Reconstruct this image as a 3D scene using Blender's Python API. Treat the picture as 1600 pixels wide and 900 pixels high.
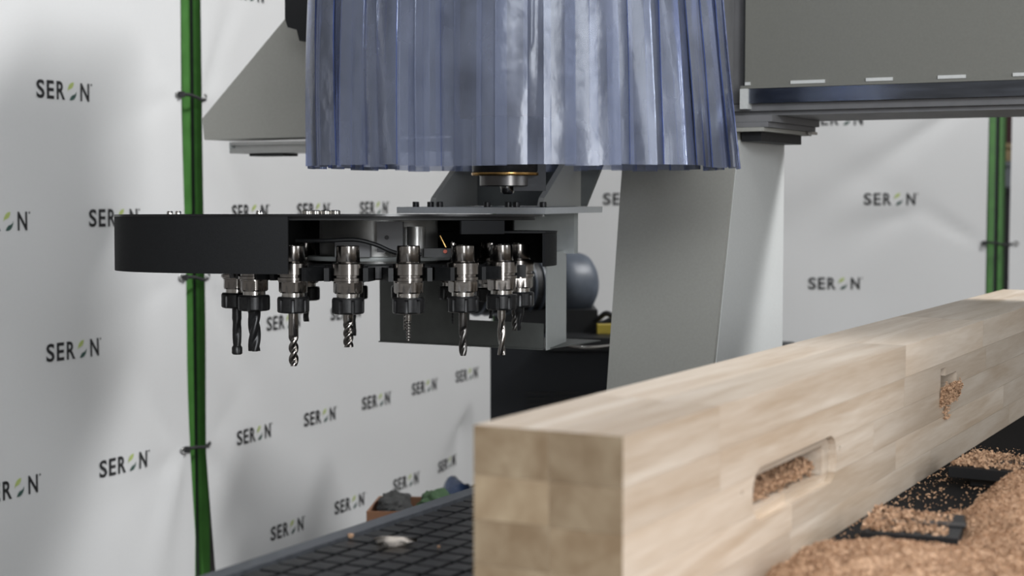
import bpy, bmesh, math, random
from mathutils import Vector, Matrix, noise

# ------------------------------------------------------------------ clean
for o in list(bpy.data.objects):
    bpy.data.objects.remove(o, do_unlink=True)
SC = bpy.context.scene
COL = SC.collection
R = math.radians
random.seed(7)

# ------------------------------------------------------------------ camera
EYE = 1.30            # eye height above the floor (m)
FPX = 2500.0          # focal length in pixels of a 1600 px wide frame
HOR = 305.0           # image row of the horizon
PITCH = math.atan((450.0 - HOR) / FPX)
cam_data = bpy.data.cameras.new('camera')
cam = bpy.data.objects.new('camera', cam_data)
COL.objects.link(cam)
cam_data.sensor_width = 36.0
cam_data.lens = 36.0 * FPX / 1600.0
cam_data.clip_start = 0.05
cam.location = (0, 0, EYE)
cam.rotation_euler = (R(90) - PITCH, 0, 0)
cam_data.dof.use_dof = True
cam_data.dof.focus_distance = 3.12
cam_data.dof.aperture_fstop = 4.0
SC.camera = cam

# ------------------------------------------------------------------ world, lamps, exposure
world = bpy.data.worlds.new('hall')
SC.world = world
world.use_nodes = True
bg = world.node_tree.nodes['Background']
bg.inputs[0].default_value = (1.0, 0.955, 0.90, 1)
bg.inputs[1].default_value = 0.22


def area(name, loc, target, sx, sy, power, col=(1, 1, 1)):
    d = bpy.data.lights.new(name, 'AREA')
    d.shape = 'RECTANGLE'
    d.size, d.size_y = sx, sy
    d.energy = power
    d.color = col
    o = bpy.data.objects.new(name, d)
    COL.objects.link(o)
    o.location = loc
    o.rotation_euler = (Vector(target) - Vector(loc)).to_track_quat('-Z', 'Y').to_euler()
    return o


# ceiling LED row beyond the gantry, side window (right), and added fill lights
area('ceiling_and_fill_row', (3.85, 4.29, 4.6), (1.0, 1.5, 0.9), 1.8, 0.6, 350, (0.985, 0.99, 1.0))
area('ceiling_and_fill_row', (1.3, 0.2, 4.6), (1.3, 0.9, 0), 3.2, 0.4, 35, (1.0, 0.97, 0.93))  # added overhead fill from the front
area('ceiling_and_fill_row', (-1.2, 2.6, 4.6), (-1.6, 2.8, 0), 0.4, 3.2, 30, (0.96, 0.985, 1.0))  # added fill row that brightens the left banners
area('window_and_fill_light', (5.0, 0.2, 2.3), (0.9, 2.4, 0.9), 2.2, 1.8, 70, (0.93, 0.965, 1.0))
area('window_and_fill_light', (0.5, -3.6, 3.4), (-0.5, 3.0, 0.9), 4.5, 1.6, 300, (0.93, 0.965, 1.0))  # added high frontal fill for the leg front and timber end
area('streak_light', (1.5, -3.4, 1.25), (0.2, 3.0, 1.25), 0.9, 2.2, 120, (0.96, 0.98, 1.0))  # added tall light that draws the streaks on steel and curtain

SC.view_settings.view_transform = 'Standard'
SC.view_settings.look = 'None'
SC.view_settings.gamma = 1.0
SC.view_settings.use_curve_mapping = False
SC.view_settings.exposure = -0.10
try:
    SC.cycles.transparent_max_bounces = 24
except Exception:
    pass

# ------------------------------------------------------------------ coordinates
TH = R(28.2)          # the machine stands turned by this angle
CS, SN = math.cos(TH), math.sin(TH)


def M(v, u, z=0.0):
    """machine coordinates (v across, u along the bed, z above the eye) to world"""
    return Vector((v * CS + u * SN, -v * SN + u * CS, z + EYE))


def at(px, py, depth):
    """world point of the photograph's pixel at a known distance"""
    return Vector(((px - 800.0) / FPX * depth, depth, EYE - (py - HOR) / FPX * depth))


# ------------------------------------------------------------------ object helpers
def link(o, parent=None):
    COL.objects.link(o)
    if parent is not None:
        o.parent = parent
    return o


def tag(o, label=None, cat=None, group=None, kind=None):
    if label:
        o['label'] = label
    if cat:
        o['category'] = cat
    if group:
        o['group'] = group
    if kind:
        o['kind'] = kind
    return o


def empty(name, loc=(0, 0, 0), rz=0.0):
    o = bpy.data.objects.new(name, None)
    o.empty_display_size = 0.05
    o.location = loc
    o.rotation_euler = (0, 0, rz)
    return link(o)


def mesh_obj(name, bm, mats, parent=None, smooth=None, world_verts=False):
    """bmesh -> object; smooth = auto smooth angle in degrees"""
    bmesh.ops.recalc_face_normals(bm, faces=bm.faces[:])
    me = bpy.data.meshes.new(name)
    if smooth:
        a = R(smooth)
        for f in bm.faces:
            f.smooth = True
        for e in bm.edges:
            if len(e.link_faces) == 2 and e.calc_face_angle(0) > a:
                e.smooth = False
    bm.to_mesh(me)
    bm.free()
    for m in (mats if isinstance(mats, (list, tuple)) else [mats]):
        me.materials.append(m)
    o = bpy.data.objects.new(name, me)
    link(o, parent)
    if parent is not None and world_verts:
        o.matrix_parent_inverse = parent_matrix(parent).inverted()
    return o


def parent_matrix(p):
    m = Matrix.LocRotScale(p.location, p.rotation_euler, p.scale)
    if p.parent is not None:
        m = parent_matrix(p.parent) @ p.matrix_parent_inverse @ m
    return m


def B():
    return bmesh.new()


def add_hull(bm, pts8, mat=0):
    """box from 8 points: bottom 4 then top 4"""
    vs = [bm.verts.new(p) for p in pts8]
    for q in ((3, 2, 1, 0), (4, 5, 6, 7), (0, 1, 5, 4), (1, 2, 6, 5), (2, 3, 7, 6), (3, 0, 4, 7)):
        f = bm.faces.new([vs[i] for i in q])
        f.material_index = mat
    return vs


def add_box(bm, x0, x1, y0, y1, z0, z1, mat=0, mtx=None):
    p = [Vector(q) for q in ((x0, y0, z0), (x1, y0, z0), (x1, y1, z0), (x0, y1, z0),
                             (x0, y0, z1), (x1, y0, z1), (x1, y1, z1), (x0, y1, z1))]
    if mtx is not None:
        p = [mtx @ q for q in p]
    return add_hull(bm, p, mat)


def mbox(bm, v0, v1, u0, u1, z0, z1, mat=0):
    """box in machine coordinates"""
    return add_hull(bm, [M(v0, u0, z0), M(v1, u0, z0), M(v1, u1, z0), M(v0, u1, z0),
                         M(v0, u0, z1), M(v1, u0, z1), M(v1, u1, z1), M(v0, u1, z1)], mat)


def bevel(bm, w, seg=2, angle=30):
    es = [e for e in bm.edges if len(e.link_faces) == 2 and e.calc_face_angle(0) > R(angle)]
    bmesh.ops.bevel(bm, geom=es, offset=w, segments=seg, profile=0.5, affect='EDGES')
    return bm


def add_prism(bm, pts, vec, mat=0):
    a = [bm.verts.new(p) for p in pts]
    b = [bm.verts.new(Vector(p) + Vector(vec)) for p in pts]
    n = len(a)
    fs = [bm.faces.new(a[::-1]), bm.faces.new(b)]
    for i in range(n):
        fs.append(bm.faces.new([a[i], a[(i + 1) % n], b[(i + 1) % n], b[i]]))
    for f in fs:
        f.material_index = mat
    return fs


def add_lathe(bm, prof, seg=32, mtx=None, mat=0, rad=None, cap=True):
    """prof: list of (r, z); rad(theta, i) may scale the radius"""
    rings = []
    for i, (r, z) in enumerate(prof):
        ring = []
        for k in range(seg):
            t = 2 * math.pi * k / seg
            q = r * (rad(t, i) if rad else 1.0)
            p = Vector((q * math.cos(t), q * math.sin(t), z))
            ring.append(bm.verts.new(mtx @ p if mtx is not None else p))
        rings.append(ring)
    for i in range(len(rings) - 1):
        for k in range(seg):
            f = bm.faces.new([rings[i][k], rings[i][(k + 1) % seg], rings[i + 1][(k + 1) % seg], rings[i + 1][k]])
            f.material_index = mat
    if cap:
        bm.faces.new(rings[0][::-1]).material_index = mat
        bm.faces.new(rings[-1]).material_index = mat


def add_tube(bm, pts, r, seg=10, mat=0, closed=False):
    pts = [Vector(p) for p in pts]
    rings = []
    n = len(pts)
    up = Vector((0, 0, 1))
    for i, p in enumerate(pts):
        if closed:
            d = pts[(i + 1) % n] - pts[i - 1]
        else:
            d = pts[min(i + 1, n - 1)] - pts[max(i - 1, 0)]
        d.normalize()
        a = d.cross(up)
        if a.length < 1e-4:
            a = d.cross(Vector((1, 0, 0)))
        a.normalize()
        b = d.cross(a)
        rr = r[i] if isinstance(r, (list, tuple)) else r
        rings.append([bm.verts.new(p + a * math.cos(2 * math.pi * k / seg) * rr + b * math.sin(2 * math.pi * k / seg) * rr)
                      for k in range(seg)])
    m = n if closed else n - 1
    for i in range(m):
        A, Bq = rings[i], rings[(i + 1) % n]
        for k in range(seg):
            bm.faces.new([A[k], A[(k + 1) % seg], Bq[(k + 1) % seg], Bq[k]]).material_index = mat
    if not closed:
        bm.faces.new(rings[0][::-1]).material_index = mat
        bm.faces.new(rings[-1]).material_index = mat


def spline(pts, n=12):
    pts = [Vector(p) for p in pts]
    out = []
    for i in range(len(pts) - 1):
        p0, p1, p2, p3 = pts[max(i - 1, 0)], pts[i], pts[i + 1], pts[min(i + 2, len(pts) - 1)]
        for k in range(n):
            t = k / n
            out.append(0.5 * ((2 * p1) + (p2 - p0) * t + (2 * p0 - 5 * p1 + 4 * p2 - p3) * t * t + (-p0 + 3 * p1 - 3 * p2 + p3) * t ** 3))
    out.append(pts[-1])
    return out


# ------------------------------------------------------------------ materials
def mat_base(name):
    m = bpy.data.materials.new(name)
    m.use_nodes = True
    nt = m.node_tree
    return m, nt, nt.nodes['Principled BSDF']


def plain(name, col, rough=0.5, metal=0.0, var=0.12, scale=30.0, bump=0.0, spec=0.5, stretch=None, coat=0.0, rvar=0.1):
    """principled material with a noise that varies colour, gloss and relief a little"""
    m, nt, p = mat_base(name)
    N, L = nt.nodes, nt.links
    tc = N.new('ShaderNodeTexCoord')
    mp = N.new('ShaderNodeMapping')
    mp.inputs['Scale'].default_value = stretch or (1, 1, 1)
    L.new(tc.outputs['Object'], mp.inputs[0])
    ns = N.new('ShaderNodeTexNoise')
    ns.inputs['Scale'].default_value = scale
    ns.inputs['Detail'].default_value = 5
    L.new(mp.outputs[0], ns.inputs['Vector'])
    rp = N.new('ShaderNodeValToRGB')
    rp.color_ramp.elements[0].position = 0.3
    rp.color_ramp.elements[1].position = 0.7
    rp.color_ramp.elements[0].color = [c * (1 - var) for c in col] + [1]
    rp.color_ramp.elements[1].color = [min(1, c * (1 + var)) for c in col] + [1]
    L.new(ns.outputs['Fac'], rp.inputs[0])
    L.new(rp.outputs[0], p.inputs['Base Color'])
    mr = N.new('ShaderNodeMapRange')
    mr.inputs['To Min'].default_value = max(0.02, rough - rvar)
    mr.inputs['To Max'].default_value = min(1, rough + rvar)
    L.new(ns.outputs['Fac'], mr.inputs['Value'])
    L.new(mr.outputs[0], p.inputs['Roughness'])
    p.inputs['Metallic'].default_value = metal
    p.inputs['Specular IOR Level'].default_value = spec
    p.inputs['Coat Weight'].default_value = coat
    if bump:
        b = N.new('ShaderNodeBump')
        b.inputs['Strength'].default_value = bump
        b.inputs['Distance'].default_value = 0.002
        L.new(ns.outputs['Fac'], b.inputs['Height'])
        L.new(b.outputs[0], p.inputs['Normal'])
    return m


MT = {}
MT['concrete'] = plain('concrete', (0.16, 0.155, 0.15), 0.75, var=0.2, scale=6, bump=0.2)
MT['plaster'] = plain('plaster', (0.30, 0.29, 0.28), 0.85, var=0.1, scale=4)
MT['ceiling'] = plain('ceiling_sheet', (0.25, 0.25, 0.25), 0.8, var=0.1, scale=2)
MT['cloth'] = plain('banner_cloth', (0.66, 0.66, 0.655), 0.62, var=0.015, scale=220, bump=0.06, spec=0.3)
MT['green'] = plain('green_paint', (0.060, 0.185, 0.038), 0.42, var=0.12, scale=25)
MT['dark_gap'] = plain('dark_web', (0.022, 0.024, 0.026), 0.7, var=0.2, scale=60)
MT['mat_black'] = plain('matte_black_mat', (0.008, 0.008, 0.0085), 0.9, var=0.2, scale=200, bump=0.2, spec=0.12)
MT['ink'] = plain('black_ink', (0.017, 0.017, 0.018), 0.7, var=0.1, scale=40)
MT['ink_lime'] = plain('lime_ink', (0.42, 0.50, 0.17), 0.7, var=0.08, scale=60)
MT['ink_teal'] = plain('dark_green_ink', (0.040, 0.085, 0.070), 0.7, var=0.08, scale=60)
MT['black_plastic'] = plain('black_plastic', (0.010, 0.0105, 0.0115), 0.5, var=0.2, scale=120, bump=0.05)
MT['black_matte'] = plain('black_powder_coat', (0.0105, 0.011, 0.012), 0.62, var=0.12, scale=300, bump=0.08, spec=0.22)
MT['black_gloss'] = plain('black_gloss', (0.010, 0.010, 0.011), 0.2, var=0.1, scale=30)
MT['black_oxide'] = plain('black_oxide_steel', (0.020, 0.020, 0.021), 0.33, 0.35, var=0.2, scale=150)
MT['steel'] = plain('ground_steel', (0.34, 0.318, 0.30), 0.18, 1.0, var=0.05, scale=60, stretch=(0.2, 0.2, 6), rvar=0.025)
MT['steel_dark'] = plain('dark_steel', (0.15, 0.143, 0.137), 0.30, 1.0, var=0.06, scale=60, rvar=0.03)
MT['steel_bright'] = plain('bright_steel', (0.60, 0.58, 0.55), 0.2, 1.0, var=0.05, scale=60, rvar=0.03)
MT['rail'] = plain('polished_rail', (0.20, 0.22, 0.26), 0.2, 1.0, var=0.1, scale=10, stretch=(1, 1, 8))
MT['alu'] = plain('aluminium', (0.42, 0.42, 0.41), 0.38, 0.9, var=0.06, scale=60)
MT['grey_paint'] = plain('grey_machine_paint', (0.315, 0.312, 0.285), 0.48, var=0.04, scale=180, bump=0.05)
MT['panel_paint'] = plain('grey_panel_paint', (0.150, 0.150, 0.133), 0.48, var=0.04, scale=180, bump=0.05)
MT['light_paint'] = plain('light_grey_paint', (0.52, 0.53, 0.52), 0.5, var=0.04, scale=160, bump=0.04)
MT['sheet'] = plain('sheet_metal', (0.115, 0.122, 0.115), 0.5, 0.2, var=0.08, scale=40)
MT['sheet_light'] = plain('sheet_metal_light', (0.44, 0.46, 0.45), 0.42, 0.25, var=0.05, scale=40)
MT['carriage'] = plain('carriage_grey', (0.15, 0.15, 0.155), 0.5, var=0.1, scale=20)
MT['brass'] = plain('brass', (0.55, 0.33, 0.12), 0.25, 1.0, var=0.1, scale=40)
MT['red'] = plain('red_cap', (0.45, 0.07, 0.03), 0.4)
MT['yellow'] = plain('yellow_plastic', (0.52, 0.40, 0.06), 0.5)
MT['motor'] = plain('blue_grey_motor', (0.085, 0.10, 0.125), 0.45, var=0.1, scale=40)
MT['extractor'] = plain('dark_navy_cabinet', (0.0075, 0.0095, 0.014), 0.55, var=0.15, scale=60)
MT['bed_tile'] = plain('bed_tile_phenolic', (0.016, 0.0165, 0.018), 0.34, var=0.3, scale=45, bump=0.06, rvar=0.14)
MT['bed_groove'] = plain('bed_groove', (0.008, 0.008, 0.008), 0.7)
MT['bed_edge'] = plain('bed_edge_aluminium', (0.20, 0.215, 0.24), 0.38, 0.8, var=0.15, scale=80)
MT['bed_frame'] = plain('bed_frame_paint', (0.09, 0.095, 0.10), 0.5)
MT['cardboard'] = plain('cardboard', (0.22, 0.105, 0.055), 0.8, var=0.1, scale=20)
MT['blue_bag'] = plain('blue_plastic_film', (0.035, 0.065, 0.15), 0.25, var=0.2, scale=10)
MT['paper'] = plain('paper', (0.72, 0.66, 0.60), 0.85, var=0.05, scale=60, bump=0.2)
MT['green_cloth'] = plain('green_cloth', (0.035, 0.075, 0.03), 0.9)
MT['grey_cloth'] = plain('grey_cloth', (0.035, 0.035, 0.034), 0.9, var=0.4, scale=30)
MT['crate_red'] = plain('dark_red_crate', (0.055, 0.012, 0.012), 0.6)
MT['crate_beige'] = plain('beige_crate', (0.40, 0.30, 0.16), 0.7)
MT['crate_grey'] = plain('grey_crate', (0.20, 0.22, 0.24), 0.6)
MT['crate_black'] = plain('black_crate', (0.015, 0.015, 0.016), 0.6)
MT['crate_brown'] = plain('brown_crate', (0.16, 0.075, 0.045), 0.7)


def wood_material(name, light, dark, endgrain=False):
    m, nt, p = mat_base(name)
    N, L = nt.nodes, nt.links
    tc = N.new('ShaderNodeTexCoord')
    oi = N.new('ShaderNodeObjectInfo')
    addv = N.new('ShaderNodeVectorMath')
    addv.operation = 'MULTIPLY_ADD'
    comb = N.new('ShaderNodeCombineXYZ')
    for i in range(3):
        L.new(oi.outputs['Random'], comb.inputs[i])
    L.new(comb.outputs[0], addv.inputs[0])
    addv.inputs[1].default_value = (13.0, 7.0, 29.0)
    L.new(tc.outputs['Object'], addv.inputs[2])
    mp = N.new('ShaderNodeMapping')
    mp.inputs['Scale'].default_value = (9, 9, 9) if endgrain else (14, 0.9, 14)
    L.new(addv.outputs[0], mp.inputs[0])
    n1 = N.new('ShaderNodeTexNoise')
    n1.inputs['Scale'].default_value = 1.3
    n1.inputs['Detail'].default_value = 4
    n1.inputs['Distortion'].default_value = 1.2
    L.new(mp.outputs[0], n1.inputs['Vector'])
    n2 = N.new('ShaderNodeTexNoise')
    n2.inputs['Scale'].default_value = 16 if not endgrain else 6
    n2.inputs['Detail'].default_value = 6
    L.new(mp.outputs[0], n2.inputs['Vector'])
    mix = N.new('ShaderNodeMath')
    mix.operation = 'MULTIPLY_ADD'
    L.new(n2.outputs['Fac'], mix.inputs[0])
    mix.inputs[1].default_value = 0.35
    L.new(n1.outputs['Fac'], mix.inputs[2])
    rp = N.new('ShaderNodeValToRGB')
    rp.color_ramp.elements[0].position = 0.42
    rp.color_ramp.elements[1].position = 0.86
    rp.color_ramp.elements[0].color = list(light) + [1]
    rp.color_ramp.elements[1].color = list(dark) + [1]
    L.new(mix.outputs[0], rp.inputs[0])
    # every lamella has its own tone
    tone = N.new('ShaderNodeMapRange')
    tone.inputs['To Min'].default_value = 0.80 if not endgrain else 0.72
    tone.inputs['To Max'].default_value = 1.08
    L.new(oi.outputs['Random'], tone.inputs['Value'])
    mul = N.new('ShaderNodeMix')
    mul.data_type = 'RGBA'
    mul.blend_type = 'MULTIPLY'
    mul.inputs['Factor'].default_value = 1.0
    L.new(rp.outputs[0], mul.inputs['A'])
    cc = N.new('ShaderNodeCombineColor')
    for i in range(3):
        L.new(tone.outputs[0], cc.inputs[i])
    L.new(cc.outputs[0], mul.inputs['B'])
    L.new(mul.outputs['Result'], p.inputs['Base Color'])
    p.inputs['Roughness'].default_value = 0.40 if not endgrain else 0.8
    b = N.new('ShaderNodeBump')
    b.inputs['Strength'].default_value = 0.12
    b.inputs['Distance'].default_value = 0.001
    L.new(n2.outputs['Fac'], b.inputs['Height'])
    L.new(b.outputs[0], p.inputs['Normal'])
    return m


MT['wood'] = wood_material('planed_wood', (0.64, 0.56, 0.47), (0.45, 0.35, 0.255))
MT['wood_end'] = wood_material('wood_end_grain', (0.405, 0.315, 0.208), (0.25, 0.172, 0.10), True)


def dust_material():
    m, nt, p = mat_base('sawdust')
    N, L = nt.nodes, nt.links
    tc = N.new('ShaderNodeTexCoord')
    ns = N.new('ShaderNodeTexNoise')
    ns.inputs['Scale'].default_value = 130
    ns.inputs['Detail'].default_value = 6
    L.new(tc.outputs['Object'], ns.inputs['Vector'])
    rp = N.new('ShaderNodeValToRGB')
    rp.color_ramp.elements[0].position = 0.3
    rp.color_ramp.elements[1].position = 0.72
    rp.color_ramp.elements[0].color = (0.30, 0.172, 0.098, 1)
    rp.color_ramp.elements[1].color = (0.57, 0.372, 0.235, 1)
    L.new(ns.outputs['Fac'], rp.inputs[0])
    L.new(rp.outputs[0], p.inputs['Base Color'])
    p.inputs['Roughness'].default_value = 0.9
    b = N.new('ShaderNodeBump')
    b.inputs['Strength'].default_value = 0.8
    b.inputs['Distance'].default_value = 0.004
    L.new(ns.outputs['Fac'], b.inputs['Height'])
    L.new(b.outputs[0], p.inputs['Normal'])
    return m


MT['dust'] = dust_material()


def pvc_material(name, tint, haze_col, haze):
    """clear blue-tinted PVC: tinted see-through, glossy coat, a little milky haze"""
    m = bpy.data.materials.new(name)
    m.use_nodes = True
    nt = m.node_tree
    N, L = nt.nodes, nt.links
    N.remove(N['Principled BSDF'])
    out = N['Material Output']
    tr = N.new('ShaderNodeBsdfTransparent')
    tr.inputs[0].default_value = list(tint) + [1]
    df = N.new('ShaderNodeBsdfDiffuse')
    df.inputs[0].default_value = list(haze_col) + [1]
    tl = N.new('ShaderNodeBsdfTranslucent')
    tl.inputs[0].default_value = list(haze_col) + [1]
    hz = N.new('ShaderNodeMixShader')
    hz.inputs[0].default_value = 0.5
    L.new(df.outputs[0], hz.inputs[1])
    L.new(tl.outputs[0], hz.inputs[2])
    tc = N.new('ShaderNodeTexCoord')
    mp = N.new('ShaderNodeMapping')
    mp.inputs['Scale'].default_value = (1, 1, 0.6)
    L.new(tc.outputs['Object'], mp.inputs[0])
    ns = N.new('ShaderNodeTexNoise')
    ns.inputs['Scale'].default_value = 11
    ns.inputs['Detail'].default_value = 4
    L.new(mp.outputs[0], ns.inputs['Vector'])
    mr = N.new('ShaderNodeMapRange')
    mr.inputs['From Min'].default_value = 0.3
    mr.inputs['From Max'].default_value = 0.7
    mr.inputs['To Min'].default_value = haze * 0.4
    mr.inputs['To Max'].default_value = haze * 1.6
    L.new(ns.outputs['Fac'], mr.inputs['Value'])
    m1 = N.new('ShaderNodeMixShader')
    L.new(mr.outputs[0], m1.inputs[0])
    L.new(tr.outputs[0], m1.inputs[1])
    L.new(hz.outputs[0], m1.inputs[2])
    gl = N.new('ShaderNodeBsdfGlossy')
    gl.inputs['Roughness'].default_value = 0.18
    gl.inputs['Color'].default_value = (0.95, 0.97, 1, 1)
    bp = N.new('ShaderNodeBump')
    bp.inputs['Strength'].default_value = 0.35
    bp.inputs['Distance'].default_value = 0.01
    L.new(ns.outputs['Fac'], bp.inputs['Height'])
    L.new(bp.outputs[0], gl.inputs['Normal'])
    fr = N.new('ShaderNodeFresnel')
    fr.inputs['IOR'].default_value = 1.38
    L.new(bp.outputs[0], fr.inputs['Normal'])
    m2 = N.new('ShaderNodeMixShader')
    L.new(fr.outputs[0], m2.inputs[0])
    L.new(m1.outputs[0], m2.inputs[1])
    L.new(gl.outputs[0], m2.inputs[2])
    L.new(m2.outputs[0], out.inputs['Surface'])
    return m


MT['pvc'] = pvc_material('clear_blue_pvc', (0.90, 0.92, 0.975), (0.37, 0.405, 0.515), 0.34)
MT['pvc_edge'] = pvc_material('blue_pvc_edge', (0.36, 0.44, 0.80), (0.13, 0.19, 0.48), 0.5)

# ================================================================== THE SETTING
bm = B(); add_box(bm, -6, 7, -4, 10.6, -0.1, 0)
tag(mesh_obj('floor', bm, MT['concrete']), kind='structure')
bm = B(); add_box(bm, -6, 7, 10.5, 10.7, 0, 5.2)
tag(mesh_obj('wall_back', bm, MT['plaster']), kind='structure')
bm = B(); add_box(bm, -6.2, -6, -4, 10.6, 0, 5.2)
tag(mesh_obj('wall_left', bm, MT['plaster']), kind='structure')
bm = B(); add_box(bm, -6, 7, -4, 10.6, 5.0, 5.2)
tag(mesh_obj('ceiling', bm, MT['ceiling']), kind='structure')

# ================================================================== BANNERS
# the side row of banners runs along a line, the rear row across the view
P1, P2 = Vector((-1.239, 4.457)), Vector((-0.853, 5.29))
DL = (P2 - P1).normalized()
NL = Vector((DL.y, -DL.x))           # towards the camera
YB = 6.98                            # distance of the rear row


class Row:
    def __init__(self, o, d, n, seed):
        self.o, self.d, self.n, self.seed = o, d, n, seed
        self.pulls = []              # (s, z, direction) of eyelets the folds run from

    def s_of(self, px):
        k = (px - 800.0) / FPX
        # o.x + d.x s = k (o.y + d.y s)
        return (k * self.o.y - self.o.x) / (self.d.x - k * self.d.y)

    def depth(self, px):
        return self.o.y + self.d.y * self.s_of(px)

    def sz(self, px, py):
        s = self.s_of(px)
        return s, -(py - HOR) / FPX * (self.o.y + self.d.y * s)

    def bulge(self, s, z):
        d = 0.010 * noise.noise(Vector((s * 1.1, z * 0.8, self.seed)))
        d += 0.006 * noise.noise(Vector((s * 2.6 + z * 1.3, z * 0.9 - s * 0.4, self.seed + 5)))
        for (ps, pz, ang, wid, ln, amp) in self.pulls:
            ds, dz = s - ps, z - pz
            a = ds * math.cos(ang) + dz * math.sin(ang)
            b = -ds * math.sin(ang) + dz * math.cos(ang)
            if a > -0.02:
                w = 0.012 + wid * max(a, 0)
                d += amp * math.exp(-(b / w) ** 2) * math.exp(-max(a, 0) / ln) * min(1, (a + 0.02) / 0.1)
        return d

    def point(self, s, z, lift=0.0):
        q = self.o + self.d * s + self.n * (self.bulge(s, z) + lift)
        return Vector((q.x, q.y, z + EYE))


left_row = Row(P1, DL, NL, 3.0)
back_row = Row(Vector((-0.06, YB)), Vector((1, 0)), Vector((0, -1)), 11.0)


def build_logo_proto():
    """the printed word mark, flat, 1 unit = its width: letters, the two leaves that make the O, the small mark"""
    verts, faces, mats = [], [], []

    def text(body, x, size, sx, bold):
        cu = bpy.data.curves.new('lettering', 'FONT')
        cu.body = body
        cu.size = size
        cu.offset = bold
        cu.resolution_u = 4
        ob = bpy.data.objects.new('lettering', cu)
        COL.objects.link(ob)
        dg = bpy.context.evaluated_depsgraph_get()
        me = bpy.data.meshes.new_from_object(ob.evaluated_get(dg))
        mn = min(v.co.x for v in me.vertices)
        mx = max(v.co.x for v in me.vertices)
        lo = min(v.co.y for v in me.vertices)
        hi = max(v.co.y for v in me.vertices)
        b0 = len(verts)
        for v in me.vertices:
            verts.append(((v.co.x - mn) / (mx - mn) * sx + x, (v.co.y - lo) / (hi - lo) * 0.218))
        for p in me.polygons:
            faces.append([b0 + i for i in p.vertices])
            mats.append(0)
        bpy.data.objects.remove(ob, do_unlink=True)
        bpy.data.curves.remove(cu)

    text('S', 0.000, 1, 0.140, 0.022)
    text('E', 0.178, 1, 0.128, 0.022)
    text('R', 0.350, 1, 0.150, 0.022)
    text('N', 0.775, 1, 0.160, 0.022)

    def leaf(pts, mi):
        b0 = len(verts)
        verts.extend(pts)
        faces.append([b0 + i for i in range(len(pts))])
        mats.append(mi)

    # lime leaf, upper left; dark green leaf, lower right
    leaf([(0.545, 0.105), (0.555, 0.150), (0.580, 0.190), (0.615, 0.212), (0.660, 0.218), (0.652, 0.180), (0.630, 0.150), (0.595, 0.135), (0.565, 0.128)], 1)
    leaf([(0.705, 0.115), (0.702, 0.075), (0.685, 0.040), (0.655, 0.012), (0.615, 0.000), (0.578, 0.002), (0.600, 0.038), (0.628, 0.062), (0.665, 0.070), (0.688, 0.085)], 2)
    b0 = len(verts)
    verts.extend([(0.972 + 0.014 * math.cos(k * math.pi / 4), 0.205 + 0.014 * math.sin(k * math.pi / 4)) for k in range(8)])
    faces.append([b0 + k for k in range(8)]); mats.append(0)
    return verts, faces, mats


LOGO = build_logo_proto()


def banner(name, row, s0, s1, z0, z1, logos, label, edge0=None, edge1=None, eyelets=(), lw=0.232, slack=0.0):
    root = empty(name, row.point((s0 + s1) / 2, z0))
    nx, nz = max(24, int((s1 - s0) / 0.03)), 84
    bm = B()
    grid = []
    for j in range(nz + 1):
        z = z0 + (z1 - z0) * j / nz
        a = s0 + (edge0(z) if edge0 else 0)
        b = s1 + (edge1(z) if edge1 else 0)
        grid.append([bm.verts.new(row.point(a + (b - a) * i / nx, z)) for i in range(nx + 1)])
    for j in range(nz):
        for i in range(nx):
            bm.faces.new([grid[j][i], grid[j][i + 1], grid[j + 1][i + 1], grid[j + 1][i]])
    mesh_obj('cloth', bm, MT['cloth'], root, smooth=80, world_verts=True)
    verts, faces, mats = LOGO
    for (px, py, tilt) in logos:
        s, z = row.sz(px, py)
        me = bpy.data.meshes.new('printed_logo')
        ct, st = math.cos(tilt), math.sin(tilt)
        co = []
        for (x, y) in verts:
            a, b = (x - 0.5) * lw, (y - 0.109) * lw
            co.append(row.point(s + a, z + b + a * st, 0.0022))
        me.from_pydata(co, [], faces)
        for k in ('ink', 'ink_lime', 'ink_teal'):
            me.materials.append(MT[k])
        for i, p in enumerate(me.polygons):
            p.material_index = mats[i]
        o = link(bpy.data.objects.new('printed_logo', me), root)
        o.matrix_parent_inverse = parent_matrix(root).inverted()
    for (s, z) in eyelets:
        bm = B()
        c = row.point(s, z, 0.003)
        ring = []
        for k in range(16):
            t = 2 * math.pi * k / 16
            ring.append(c + Vector((row.d.x, row.d.y, 0)) * math.cos(t) * 0.009 + Vector((0, 0, 1)) * math.sin(t) * 0.009)
        add_tube(bm, ring, 0.0032, 8, closed=True)
        mesh_obj('eyelet', bm, MT['alu'], root, smooth=60, world_verts=True)
    tag(root, label, 'banner', 'printed banners around the machine')
    return root


sP = left_row.s_of(300)                   # the upright between the two left banners
sA = left_row.s_of(283.5)
sB = left_row.s_of(317.5)
zt = lambda py, px=300: left_row.sz(px, py)[1]
ties_z = [zt(151), zt(433), zt(702)]
for z in ties_z:
    left_row.pulls.append((sA - 0.02, z, R(200), 0.16, 0.35, -0.006))
    left_row.pulls.append((sA - 0.02, z, R(128), 0.14, 0.5, -0.008))
    left_row.pulls.append((sB + 0.02, z, R(-56), 0.16, 0.7, -0.014))
    left_row.pulls.append((sB + 0.02, z, R(40), 0.16, 0.4, -0.006))
left_row.pulls.append((sB + 0.02, ties_z[0], R(62), 0.10, 0.5, -0.016))
left_row.pulls.append((sA - 0.02, ties_z[2], R(248), 0.16, 0.5, 0.022))
left_row.pulls.append((left_row.s_of(735), zt(640, 735), R(250), 0.5, 0.6, -0.05))


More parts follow.
